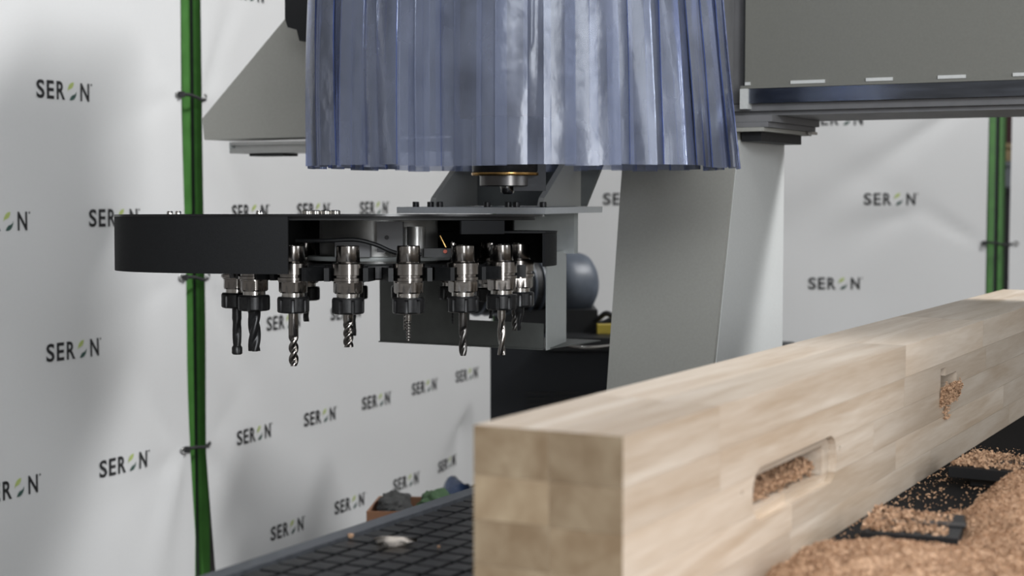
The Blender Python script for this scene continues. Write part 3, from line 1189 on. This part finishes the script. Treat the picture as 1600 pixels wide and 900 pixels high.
# arc length table
tab = [0.0]
NT = 1440
prev = ring_pt(0)
for i in range(1, NT + 1):
    p = ring_pt(2 * math.pi * i / NT)
    tab.append(tab[-1] + math.hypot(p[0] - prev[0], p[1] - prev[1]))
    prev = p
def t_of(sv):
    sv = sv % tab[-1]
    lo, hi = 0, NT
    while hi - lo > 1:
        md = (lo + hi) // 2
        if tab[md] <= sv:
            lo = md
        else:
            hi = md
    return 2 * math.pi * (lo + (sv - tab[lo]) / max(1e-9, tab[hi] - tab[lo])) / NT
HI = parent_matrix(head).inverted()
ZC0, ZC1 = 0.0560, 0.655
bm = B()
ring = [Vector((*ring_pt(2 * math.pi * k / 64, -0.012), 0)) for k in range(64)]
add_prism(bm, [Vector((q.x, q.y, ZC1 - 0.005)) for q in ring], (0, 0, 0.025))
mesh_obj('curtain_carrier', bm, MT['black_matte'], head, smooth=40)
curtain = mesh_obj('strip_curtain', (lambda b: (add_tube(b, [Vector((*ring_pt(2 * math.pi * k / 64, 0.0), ZC1 - 0.012)) for k in range(64)], 0.006, 8, closed=True), b)[1])(B()), MT['steel_dark'], head, smooth=60)
NS = 62
rs = random.Random(12)
step = tab[-1] / NS
for i in range(NS):
    wid = step * rs.uniform(1.18, 1.42)
    s_mid = i * step + rs.uniform(-0.004, 0.004)
    off0 = (0.0035 if i % 2 else -0.0035) + rs.uniform(-0.0015, 0.0015)
    twist = rs.uniform(-0.0045, 0.0045)
    ph = rs.uniform(0, 6.28)
    zb = ZC0 + rs.uniform(-0.0025, 0.0025) - EYE + head.location.z * 0
    rows, cols = 26, 7
    bm = B()
    fr, bk = [], []
    th = 0.0024
    for r_ in range(rows + 1):
        f = r_ / rows
        z = (ZC0 + rs.uniform(0, 0) ) + (ZC1 - 0.02 - ZC0) * f
        zz = z + (zb + EYE - ZC0) * (1 - f)
        A, C = [], []
        for c_ in range(cols + 1):
            g = c_ / cols - 0.5
            t = t_of(s_mid + g * wid)
            # world right side flares outward most
            ang = t - TH
            fl = 0.018 + 0.040 * max(0, math.cos(ang)) ** 2
            flare = fl * (1 - f) ** 1.3 + 0.010 * math.sin(math.pi * f) * (1 if math.cos(ang) < 0 else 0.3)
            wob = 0.0011 * math.sin(5.0 * f * (1 + 0.3 * math.sin(ph)) + ph) + twist * g * 4 * (1 - f) + 0.0008 * (1 - 4 * g * g)
            wob += 0.0016 * noise.noise(Vector((i * 3.1 + g, z * 5, 4)))
            o1 = off0 + flare + wob
            x, y = ring_pt(t, o1)
            x2, y2 = ring_pt(t, o1 - th)
            A.append(bm.verts.new((x, y, zz - 0.005)))
            C.append(bm.verts.new((x2, y2, zz - 0.005)))
        fr.append(A); bk.append(C)
    for r_ in range(rows):
        for c_ in range(cols):
            bm.faces.new([fr[r_][c_], fr[r_][c_ + 1], fr[r_ + 1][c_ + 1], fr[r_ + 1][c_]])
            bm.faces.new([bk[r_][c_ + 1], bk[r_][c_], bk[r_ + 1][c_], bk[r_ + 1][c_ + 1]])
        bm.faces.new([bk[r_][0], fr[r_][0], fr[r_ + 1][0], bk[r_ + 1][0]]).material_index = 1
        bm.faces.new([fr[r_][cols], bk[r_][cols], bk[r_ + 1][cols], fr[r_ + 1][cols]]).material_index = 1
    for c_ in range(cols):
        bm.faces.new([fr[0][c_ + 1], fr[0][c_], bk[0][c_], bk[0][c_ + 1]]).material_index = 1
        bm.faces.new([fr[rows][c_], fr[rows][c_ + 1], bk[rows][c_ + 1], bk[rows][c_]]).material_index = 1
    mesh_obj('strip', bm, [MT['pvc'], MT['pvc_edge']], curtain, smooth=50)
tag(head, 'spindle head wrapped in a hanging curtain of clear blue plastic strips', 'spindle head')

# ================================================================== TOOL CHANGER
CX, CY = -0.2829, 3.40
CT = Vector((CX, CY, EYE - 0.044))
TILT = R(-0.9)
changer = empty('tool_changer', CT)
changer.rotation_euler = (TILT, 0, 0)


def cpart(name, bm, mat, smooth=None, parent=None):
    return mesh_obj(name, bm, mat, parent or changer, smooth=smooth)


def outline(t, d=0.0):
    """plan of the cover, t = 0 right, 90 back, 180 left, 270 front; d = inset"""
    c, s = math.cos(t), math.sin(t)
    a, n = (0.352, 2.0) if c > 0 else (0.546, 2.45)
    b = 0.372
    x = math.copysign(abs(c) ** (2 / n), c) * (a - d)
    y = math.copysign(abs(s) ** (2 / n), s) * (b - d)
    return x, y


def wall(t0, t1, z0, z1, th, n=60, d=0.0, prof=None):
    bm = B()
    A = []
    for k in range(n + 1):
        t = R(t0 + (t1 - t0) * k / n)
        xo, yo = outline(t, d)
        xi, yi = outline(t, d + th)
        zb, zt2 = (z0, z1) if prof is None else prof(k / n)
        A.append([bm.verts.new(q) for q in ((xo, yo, zb), (xo, yo, zt2), (xi, yi, zt2), (xi, yi, zb))])
    for k in range(n):
        for m in range(4):
            bm.faces.new([A[k][m], A[k + 1][m], A[k + 1][(m + 1) % 4], A[k][(m + 1) % 4]])
    bm.faces.new(A[0][::-1]); bm.faces.new(A[-1])
    return bm


# angle of the front end of the big cover: x = -0.142
t_end = 180
for k in range(1800, 2700):
    if outline(R(k / 10))[0] > -0.143:
        t_end = k / 10
        break
bm = wall(35, t_end, -0.1115, -0.002, 0.004, 110)
cpart('cover_shell', bm, MT['black_matte'], 35)
bm = B()
add_prism(bm, [Vector((*outline(2 * math.pi * k / 96, -0.001), -0.0018)) for k in range(96)], (0, 0, 0.0045))
cpart('top_plate', bm, MT['black_gloss'], 30)
bm = B()
add_prism(bm, [Vector((*outline(2 * math.pi * k / 96, 0.02), -0.009)) for k in range(96)], (0, 0, 0.007))
cpart('stiffening_plate', bm, MT['black_plastic'], 30)
# right covers
def rp(f):
    e = 1 - math.sqrt(max(0, 1 - min(1, (1 - f) / 0.12 if f > 0.88 else 0) ** 2)) if f > 0.88 else 0
    return (-0.040, -0.010)
bm = wall(-58, -40, -0.036, -0.010, 0.006, 16, 0.002)
bevel(bm, 0.002, 2)
cpart('upper_guard', bm, MT['black_matte'], 35)
def side_guard():
    bm = B()
    prof = []
    for k in range(24):
        t = R(-22 + 70 * k / 23)
        prof.append((0.378 * math.cos(t), 0.378 * math.sin(t)))
    A = []
    for k, (x, y) in enumerate(prof):
        L = math.hypot(x, y)
        xi, yi = x * (1 - 0.006 / L), y * (1 - 0.006 / L)
        A.append([bm.verts.new(q) for q in ((x, y, -0.1035), (x, y, -0.036), (xi, yi, -0.036), (xi, yi, -0.1035))])
    for k in range(23):
        for m in range(4):
            bm.faces.new([A[k][m], A[k + 1][m], A[k + 1][(m + 1) % 4], A[k][(m + 1) % 4]])
    bm.faces.new(A[0][::-1]); bm.faces.new(A[-1])
    return bm
cpart('side_guard', side_guard(), MT['black_matte'], 35)
bm = B()
pl = []
for k in range(24):
    t = R(-22 + 70 * k / 23)
    pl.append(Vector((0.379 * math.cos(t), 0.379 * math.sin(t), -0.0355)))
pl += [Vector((0.20, 0.30, -0.0355)), Vector((0.12, 0.10, -0.0355)), Vector((0.20, -0.12, -0.0355))]
add_prism(bm, pl, (0, 0, 0.004))
cpart('guard_roof', bm, MT['black_matte'])
# cap screws on top
for (px, n) in ((266, 1), (279, 1), (405, 2), (409, 0), (480, 3), (493, 3), (509, 3), (524, 3)):
    dpt = 3.18 if px < 430 else 3.22
    x, y = (px - 800) / FPX * dpt - CX, dpt - CY
    bm = B()
    r = 0.0062 if n else 0.004
    if n == 3:
        r = 0.0105
    add_lathe(bm, [(r, 0.0028), (r, 0.0062 + 0.001 * n), (r * 0.75, 0.0082 + 0.001 * n)], 14, Matrix.Translation((x, y, 0)))
    cpart('screw', bm, MT['steel_bright'], 40)
# hub, index ring, grippers
bm = B(); add_lathe(bm, [(0.125, -0.0985), (0.125, -0.0095)], 48)
cpart('hub', bm, MT['alu'], 40)
bm = B(); add_lathe(bm, [(0.150, -0.093), (0.152, -0.090), (0.152, -0.086), (0.150, -0.084)], 48)
cpart('hub_flange', bm, MT['sheet_light'], 40)
bm = B(); add_lathe(bm, [(0.222, -0.128), (0.226, -0.125), (0.226, -0.1005), (0.222, -0.099)], 64)
cpart('index_ring', bm, MT['black_oxide'], 40)
bm = B(); add_box(bm, 0.010, 0.062, -0.165, -0.126, -0.074, -0.012); bevel(bm, 0.003)
blk = cpart('sensor_mount', bm, MT['carriage'])
bm = B(); add_lathe(bm, [(0.0045, 0), (0.0045, 0.0025)], 16, Matrix.Translation((0.030, -0.1652, -0.044)) @ Matrix.Rotation(R(90), 4, 'X'))
cpart('sensor_eye', bm, MT['black_plastic'], 40, blk)
bm = B(); add_lathe(bm, [(0.019, -0.084), (0.019, -0.022)], 24, Matrix.Translation((0.088, -0.140, 0)))
cpart('air_cylinder', bm, MT['alu'], 40)
bm = B(); add_box(bm, -0.075, -0.004, -0.166, -0.128, -0.0835, -0.053); bevel(bm, 0.002)
cpart('drive_block', bm, MT['carriage'])
bm = B(); add_box(bm, 0.105, 0.160, -0.165, -0.120, -0.0835, -0.066); bevel(bm, 0.002)
vb = cpart('valve_block', bm, MT['black_plastic'])
bm = B(); add_lathe(bm, [(0.004, 0), (0.004, 0.004)], 12, Matrix.Translation((0.148, -0.1655, -0.072)) @ Matrix.Rotation(R(90), 4, 'X'))
cpart('valve_cap', bm, MT['red'], 40, vb)
bm = B(); add_tube(bm, spline([(-0.15, -0.19, -0.05), (-0.09, -0.21, -0.050), (-0.03, -0.215, -0.048), (0.012, -0.21, -0.058), (0.05, -0.20, -0.074), (0.10, -0.18, -0.078)], 8), 0.0042, 8)
cpart('cable', bm, MT['black_plastic'], 60)
bm = B(); add_tube(bm, [(0.138, -0.175, -0.040), (0.150, -0.178, -0.064)], 0.0028, 8)
cpart('air_fitting', bm, MT['brass'], 60)
TR = 0.30
ANG = [R((k - 3) * 22.5 - 6.75) for k in range(16)]       # 0 = towards the camera
gm = B()
add_box(gm, -0.024, 0.024, -0.2645, -0.2275, -0.0155, 0.0155)
bevel(gm, 0.003)
for sx in (-1, 1):
    x0, x1 = sorted((sx * 0.0335, sx * 0.0435))
    add_box(gm, x0, x1, -0.318, -0.250, -0.013, 0.013)
    x0, x1 = sorted((sx * 0.0235, sx * 0.0435))
    add_box(gm, x0, x1, -0.2645, -0.2500, -0.0125, 0.0125)
bmesh.ops.recalc_face_normals(gm, faces=gm.faces[:])
grip_mesh = bpy.data.meshes.new('gripper'); gm.to_mesh(grip_mesh); gm.free()
grip_mesh.materials.append(MT['black_plastic'])
for a in ANG:
    g = link(bpy.data.objects.new('gripper', grip_mesh), changer)
    g.location = (0, 0, -0.1145)
    g.rotation_euler = (0, 0, a)
# mounting plate and bracket (built in world space)
CW = lambda name, bm, mat, smooth=None, parent=None: mesh_obj(name, bm, mat, parent or changer, smooth=smooth, world_verts=True)
p1, p2 = Vector((-0.259, 3.60)), Vector((0.072, 3.45))
dv = (p2 - p1).normalized()
nv = Vector((-dv.y, dv.x))
def pp(a, b, z):
    q = p1 + dv * a + nv * b
    return Vector((q.x, q.y, z + EYE))
LP = (p2 - p1).length
bm = B()
add_hull(bm, [pp(0, 0, -0.0405), pp(LP, 0, -0.0405), pp(LP, 0.34, -0.0405), pp(0, 0.34, -0.0405), pp(0, 0, -0.0265), pp(LP, 0, -0.0265), pp(LP, 0.34, -0.0265), pp(0, 0.34, -0.0265)])
bevel(bm, 0.0015, 1)
plate = CW('mounting_plate', bm, MT['light_paint'])
for (a, b) in ((0.03, 0.035), (0.075, 0.02), (0.098, 0.02), (0.215, 0.02), (0.265, 0.022), (0.285, 0.022), (0.345, 0.03)):
    q = pp(a, b, -0.0265)
    bm = B(); add_lathe(bm, [(0.0075, 0.0), (0.0075, 0.011), (0.0065, 0.012)], 16, Matrix.Translation(q))
    CW('socket_screw', bm, MT['black_oxide'], 40, plate)
bm = B()
add_prism(bm, [pp(0.020, 0.328, -0.026), pp(0.325, 0.328, -0.026), pp(0.375, 0.328, 0.090), pp(0.375, 0.328, 0.24), pp(-0.028, 0.328, 0.24), pp(-0.028, 0.328, 0.090)], Vector((nv.x, nv.y, 0)) * 0.012)
CW('bracket_plate', bm, MT['sheet'])
for a in (0.030, 0.300):
    bm = B()
    add_prism(bm, [pp(a, 0.327, -0.026), pp(a, 0.10, -0.026), pp(a, 0.11, -0.006), pp(a, 0.25, 0.085), pp(a, 0.327, 0.09)], Vector((dv.x, dv.y, 0)) * 0.014)
    CW('gusset', bm, MT['grey_paint'])
# hanging sheet-metal bracket and tray behind the carousel
bm = B()
a0, a1 = at(775, 335, 3.82), at(897, 335, 3.76)
add_prism(bm, [Vector((a0.x, a0.y, EYE - 0.034)), Vector((a1.x, a1.y, EYE - 0.034)), Vector((a1.x, a1.y, EYE - 0.137)), Vector((a0.x, a0.y, EYE - 0.137))], (0.01, 0.02, 0))
CW('drop_bracket', bm, MT['sheet_light'])
bm = B()
t0, t1 = at(855, 412, 3.60), at(885, 395, 3.79)
add_prism(bm, [Vector((t0.x, t0.y, EYE - 0.13)), Vector((t1.x, t1.y, EYE - 0.13)), Vector((t1.x, t1.y, EYE - 0.3545)), Vector((t0.x, t0.y, EYE - 0.3495))], (-0.003, 0.001, 0))
CW('end_plate', bm, MT['sheet_light'])  # paler sheet colour carries the light on this end of the tray
L0, L1 = Vector((-0.320, 3.86)), Vector((t0.x - 0.006, t0.y + 0.004))
def lp(f, z, back=0.0):
    q = L0.lerp(L1, f)
    d = (L1 - L0).normalized()
    return Vector((q.x - d.y * back, q.y + d.x * back, z + EYE))
bm = B()
add_prism(bm, [lp(0, -0.12), lp(0.56, -0.12), lp(0.56, -0.290), lp(0.995, -0.290), lp(0.995, -0.3465), lp(0, -0.352)], (0.001, 0.003, 0))
CW('tray_front', bm, MT['sheet'])  # darker sheet colour carries the shade on the tray's front
bm = B()
add_prism(bm, [lp(0, -0.352, -0.006), lp(0.995, -0.3468, -0.006), lp(0.995, -0.3468, 0.26), lp(0, -0.352, 0.26)], (0, 0, -0.0025))
CW('tray_floor', bm, MT['sheet'])
bm = B()
add_prism(bm, [lp(0, -0.12, 0.005), lp(0, -0.351, 0.005), lp(0, -0.351, 0.26), lp(0, -0.12, 0.26)], (-0.003, 0, 0))
CW('tray_side', bm, MT['sheet'])
tag(changer, 'round black tool carousel hanging under a grey mounting plate', 'tool changer')

# ------------------------------------------------------------------ tool holders
def holder_meshes():
    ms = {}
    def fin(name, bm, mat, sm=35):
        bmesh.ops.recalc_face_normals(bm, faces=bm.faces[:])
        for f in bm.faces:
            f.smooth = True
        for e_ in bm.edges:
            if len(e_.link_faces) == 2 and e_.calc_face_angle(0) > R(sm):
                e_.smooth = False
        me = bpy.data.meshes.new(name); bm.to_mesh(me); bm.free(); me.materials.append(MT[mat]); ms[name] = me
    bm = B(); add_lathe(bm, [(0.0235, 0.0005), (0.0238, 0.001), (0.0222, 0.033), (0.0210, 0.0345), (0.0125, 0.0345), (0.0125, 0.028)], 40)
    fin('taper', bm, 'steel')
    bm = B(); add_lathe(bm, [(0.0305, -0.0348), (0.0315, -0.034), (0.0315, -0.0285), (0.0272, -0.0275), (0.0272, -0.0235), (0.0315, -0.0225), (0.0315, -0.001), (0.0305, 0.0)], 48)
    fin('flange', bm, 'steel')
    bm = B()
    def hexr(t, i):
        c = math.cos((t % (math.pi / 3)) - math.pi / 6)
        return min(1.0, 0.905 / c) if i in (1, 2) else 1.0
    add_lathe(bm, [(0.026, -0.0585), (0.0288, -0.0560), (0.0288, -0.0380), (0.0288, -0.0374), (0.0288, -0.0350)], 72, rad=hexr)
    fin('wrench_section', bm, 'steel', 25)
    bm = B(); add_lathe(bm, [(0.0225, -0.0662), (0.0225, -0.0588)], 36)
    fin('neck', bm, 'steel_bright')
    bm = B()
    def notch(t, i):
        k = (t + 0.13) % (math.pi / 4)
        return 0.92 if (k < 0.26 and i in (2, 3)) else 1.0
    add_lathe(bm, [(0.0245, -0.0985), (0.0300, -0.0970), (0.0315, -0.0945), (0.0315, -0.0735), (0.0315, -0.0700), (0.0295, -0.0665)], 96, rad=notch)
    fin('collet_nut', bm, 'black_oxide', 25)
    return ms


HM = holder_meshes()


def cutter(kind, r, L, mat, flutes=2, turns=1.5, shank=0.3, depth=0.42, taper=1.0):
    """a router bit hanging down from the nut: plain shank, then twisted flutes"""
    bm = B()
    z0 = -0.0965
    zs = z0 - L * shank
    z1 = z0 - L
    n = 28
    prof = [(r, z0), (r, zs)]
    rings = []
    rows = max(30, int(turns * 26))
    for (rr, z) in prof:
        rings.append([(rr * math.cos(2 * math.pi * k / n), rr * math.sin(2 * math.pi * k / n), z) for k in range(n)])
    for j in range(1, rows + 1):
        f = j / rows
        z = zs + (z1 - zs) * f
        tw = -turns * 2 * math.pi * f
        amt = depth * min(1, f * 6)
        ring = []
        for k in range(n):
            t = 2 * math.pi * k / n
            w = 0.5 + 0.5 * math.cos(flutes * t)
            rr = r * (1 + (taper - 1) * f)
            if kind == 'thread':
                q = rr * (1 - 0.28 * (0.5 + 0.5 * math.cos(t + tw * 1.0)))
                ring.append((q * math.cos(t), q * math.sin(t), z))
                continue
            q = rr * (1 - amt * w ** 1.6)
            ring.append((q * math.cos(t + tw), q * math.sin(t + tw), z))
        rings.append(ring)
    V = [[bm.verts.new(p) for p in ring] for ring in rings]
    for a, b in zip(V[:-1], V[1:]):
        for k in range(n):
            bm.faces.new([a[k], a[(k + 1) % n], b[(k + 1) % n], b[k]])
    bm.faces.new(V[0]); bm.faces.new(V[-1][::-1])
    if kind == 'head':      # wide head at the tip
        add_lathe(bm, [(r * 0.9, z1 - 0.0005), (r * 1.12, z1 + 0.002), (r * 1.12, z1 + 0.014), (r * 0.8, z1 + 0.019)], 24)
    return bm


BITS = [('head', 0.0098, 0.098, 'black_oxide', 2, 0.5, 0.25, 0.30, 0.9),
        ('mill', 0.0128, 0.083, 'black_oxide', 3, 0.55, 0.05, 0.34, 1.0),
        ('mill', 0.0098, 0.106, 'steel', 2, 1.35, 0.42, 0.46, 1.0),
        ('mill', 0.0100, 0.066, 'steel', 3, 1.05, 0.22, 0.40, 1.0),
        ('thread', 0.0056, 0.054, 'steel', 1, 6.5, 0.28, 0.3, 0.85),
        ('mill', 0.0082, 0.088, 'steel_dark', 2, 0.85, 0.32, 0.46, 1.0),
        ('mill', 0.0084, 0.094, 'steel', 2, 0.75, 0.18, 0.46, 1.0),
        ('mill', 0.0105, 0.052, 'black_oxide', 2, 0.4, 0.2, 0.4, 0.4),
        ('mill', 0.0070, 0.060, 'steel_dark', 2, 1.0, 0.2, 0.45, 1.0),
        ('mill', 0.0050, 0.040, 'black_oxide', 2, 0.8, 0.3, 0.4, 1.0),
        ('mill', 0.0026, 0.056, 'black_oxide', 2, 2.0, 0.5, 0.35, 1.0),
        ('mill', 0.0038, 0.074, 'steel', 2, 3.2, 0.25, 0.45, 1.0),
        ('head', 0.0044, 0.086, 'black_oxide', 2, 0.5, 0.5, 0.25, 0.9),
        ('mill', 0.0065, 0.050, 'black_oxide', 3, 0.4, 0.3, 0.3, 1.1),
        ('mill', 0.0060, 0.060, 'black_oxide', 2, 1.0, 0.2, 0.4, 1.0),
        ('mill', 0.0055, 0.050, 'steel_dark', 2, 1.0, 0.2, 0.4, 1.0)]
LAB = ['steel tool holder with a black flat-headed cutter, leftmost under the cover',
       'steel tool holder with a thick dark fluted cutter, second from the left',
       'steel tool holder with the longest silver spiral bit, at the cover end',
       'steel tool holder with a short chunky silver spiral mill',
       'steel tool holder with a thin screw-threaded bit in the middle',
       'steel tool holder with a dark two-flute bit, second from the right in front',
       'steel tool holder with a long silver two-flute bit at the right end',
       'steel tool holder with a pointed black cutter, rightmost and half hidden',
       'tool holder tucked behind the right end of the front row',
       'rear tool holder seen between the two rightmost front holders',
       'rear tool holder with a hair-thin black drill before the dark tray',
       'rear tool holder with a thin silver twist drill before the dark tray',
       'rear tool holder with a long thin black rod bit against the banner',
       'rear tool holder with a short black stub behind the longest silver bit']
CMW = parent_matrix(changer)
for k, a in enumerate(ANG[:14]):      # the last two places show nothing behind the front row
    base = CMW @ Vector((math.sin(a) * TR, -math.cos(a) * TR, -0.0928))
    th_ = bpy.data.objects.new('tool_holder', None)
    th_.empty_display_size = 0.03
    th_.location = base
    th_.rotation_euler = (TILT, 0, 0)
    link(th_)
    for nm in ('taper', 'flange', 'wrench_section', 'neck', 'collet_nut'):
        o = link(bpy.data.objects.new(nm, HM[nm]), th_)
        o.rotation_euler = (0, 0, a + (k * 0.7 if nm in ('wrench_section', 'collet_nut') else 0))
    kind, r, L_, mt, fl, tu, sh, dp, tp = BITS[k]
    mesh_obj('cutter', cutter(kind, r, L_, mt, fl, tu, sh, dp, tp), MT[mt], th_, smooth=40).rotation_euler = (0, 0, k * 1.1)
    tag(th_, LAB[k], 'tool holder', 'tool holders hanging in the carousel')

# ================================================================== DUST EXTRACTOR behind the leg
ex = empty('dust_extractor', at(890, 530, 5.1) * 1.0)
ex.location.z = 0
def xpart(name, bm, mat, smooth=None, parent=None):
    return mesh_obj(name, bm, mat, parent or ex, smooth=smooth, world_verts=True)
EXY = 4.95
xL, xR = at(766, 540, EXY).x, at(1080, 540, EXY).x
ztop = at(800, 528, EXY).z
bm = B(); add_box(bm, xL, xR, EXY, EXY + 0.55, 0.0, ztop); bevel(bm, 0.016, 3)
cab = xpart('cabinet', bm, MT['extractor'], 40)
for i in range(2):
    for j in range(4):
        q = at(822 + 44 * i, 615 + 9 * j, EXY)
        bm = B(); add_box(bm, q.x, q.x + 0.075, EXY - 0.004, EXY + 0.0005, q.z - 0.005, q.z + 0.004); bevel(bm, 0.0015, 1)
        xpart('vent_slat', bm, MT['black_plastic'], parent=cab)
# dished lid rim
bm = B()
add_tube(bm, spline([at(822, 536, EXY - 0.03), at(852, 536, EXY - 0.05), at(880, 538, EXY - 0.07), at(915, 543, EXY - 0.08), at(950, 541, EXY - 0.07), at(985, 534, EXY - 0.05), at(1020, 528, EXY - 0.02)], 8), 0.0055, 8)
xpart('lid_rim', bm, MT['steel_bright'], 60)
bm = B()
add_box(bm, at(860, 0, EXY).x, at(1040, 0, EXY).x, EXY - 0.055, EXY + 0.4, ztop - 0.035, ztop + 0.004); bevel(bm, 0.015, 3)
xpart('lid', bm, MT['black_plastic'], 40)
# blower: finned motor and round volute casing
BC = at(888, 443, 5.2)
RX = Matrix.Translation(BC) @ Matrix.Rotation(R(28), 4, 'Z') @ Matrix.Rotation(R(90), 4, 'Y')
bm = B()
add_lathe(bm, [(0.080, -0.07), (0.098, -0.055), (0.102, -0.02), (0.102, 0.03), (0.095, 0.055), (0.075, 0.072)], 40, RX)
xpart('fan_cowl', bm, MT['motor'], 50)
bm = B()
add_lathe(bm, [(0.082, -0.37), (0.088, -0.36), (0.088, -0.0705)], 36, RX)
mot = xpart('motor_body', bm, MT['black_plastic'], 50)
for j in range(8):
    z = -0.10 - 0.034 * j
    bm = B(); add_lathe(bm, [(0.0885, z - 0.004), (0.0955, z - 0.002), (0.0955, z + 0.002), (0.0885, z + 0.004)], 36, RX)
    xpart('cooling_fin', bm, MT['motor'], 40, mot)
bm = B()
add_box(bm, BC.x - 0.24, BC.x + 0.09, BC.y - 0.12, BC.y + 0.12, ztop + 0.002, BC.z - 0.078); bevel(bm, 0.01, 2)
xpart('motor_base', bm, MT['black_plastic'], 40)
bm = B()
yb_ = at(947, 519, 5.05)
add_box(bm, yb_.x - 0.028, yb_.x + 0.035, yb_.y - 0.03, yb_.y + 0.03, ztop + 0.006, ztop + 0.034); bevel(bm, 0.005, 2)
xpart('yellow_plug', bm, MT['yellow'], 40)
bm = B()
add_tube(bm, spline([at(915, 505, 5.1), at(935, 498, 5.08), at(948, 490, 5.06), at(965, 497, 5.05), at(985, 492, 5.04), at(1010, 500, 5.02)], 8), 0.009, 8)
add_tube(bm, spline([at(925, 510, 5.12), at(945, 505, 5.12), at(960, 500, 5.12), at(990, 505, 5.12)], 8), 0.011, 8)
xpart('power_lead', bm, MT['black_plastic'], 60)
tag(ex, 'dark dust extractor with round blue-grey blower behind the machine leg', 'dust extractor')

# hose end peeping out right of the leg
bm = B()
HC = at(1232, 560, 5.6)
add_lathe(bm, [(0.055, -0.25), (0.058, -0.1), (0.058, 0.05), (0.045, 0.075)], 28, Matrix.Translation((HC.x - 0.02, HC.y, HC.z - 0.02)))
h = empty('hose_stub', (HC.x - 0.02, HC.y, 0))
xo = mesh_obj('collar', bm, MT['black_plastic'], h, smooth=40, world_verts=True)
bm = B(); add_lathe(bm, [(0.05, 0.0), (0.05, HC.z - 0.271)], 28, Matrix.Translation((HC.x - 0.02, HC.y, 0)))
mesh_obj('pipe', bm, MT['black_plastic'], h, smooth=40, world_verts=True)
tag(h, 'small black pipe end just right of the machine leg', 'pipe')

# ================================================================== cardboard box, rags and bag behind the bed
BX = at(630, 800, 4.75)
zt_box = at(630, 786, 4.75).z
cb = empty('cardboard_box', (BX.x, BX.y, 0), R(-4))
w, d_, hgt = 0.13, 0.12, zt_box - 0.01
bm = B()
for (x0, x1, y0, y1) in ((-w, w, -d_, -d_ + 0.006), (-w, w, d_ - 0.006, d_), (-w, -w + 0.006, -d_ + 0.0065, d_ - 0.0065), (w - 0.006, w, -d_ + 0.0065, d_ - 0.0065)):
    add_box(bm, x0 + 0.035, x1 + 0.035, y0, y1, 0.006, hgt)
mesh_obj('side_walls', bm, MT['cardboard'], cb)
bm = B(); add_box(bm, -w + 0.035, w + 0.035, -d_, d_, 0, 0.0055)
mesh_obj('bottom', bm, MT['cardboard'], cb)
tag(cb, 'brown cardboard box standing beyond the bed edge', 'box')


def lump(name, c, s, mat, seed, label, cat, amp=0.34, sub=4):
    bm = B()
    bmesh.ops.create_icosphere(bm, subdivisions=sub, radius=1.0)
    for v in bm.verts:
        n = v.co.normalized()
        k = 1 + amp * noise.noise(n * 2.2 + Vector((seed, 0, 0))) + amp * 0.5 * noise.noise(n * 5 + Vector((0, seed, 0)))
        v.co = Vector((n.x * s[0] * k, n.y * s[1] * k, n.z * s[2] * k)) + Vector(c)
    return tag(mesh_obj(name, bm, mat, smooth=70), label, cat)


gq = at(622, 783, 4.75)
lump('rag', (gq.x - 0.014, gq.y, zt_box - 0.010), (0.052, 0.090, 0.030), MT['grey_cloth'], 2, 'crumpled dark grey rag in the cardboard box', 'rag')
lump('rag', (gq.x + 0.112, gq.y, zt_box - 0.004), (0.050, 0.088, 0.030), MT['green_cloth'], 6, 'crumpled green rag in the cardboard box', 'rag')
bq = at(712, 752, 5.25)
lump('plastic_bag', (bq.x, bq.y, bq.z / 2), (0.085, 0.15, bq.z / 2), MT['blue_bag'], 9, 'bulging blue plastic bag beside the cardboard box', 'bag', 0.16, 4)
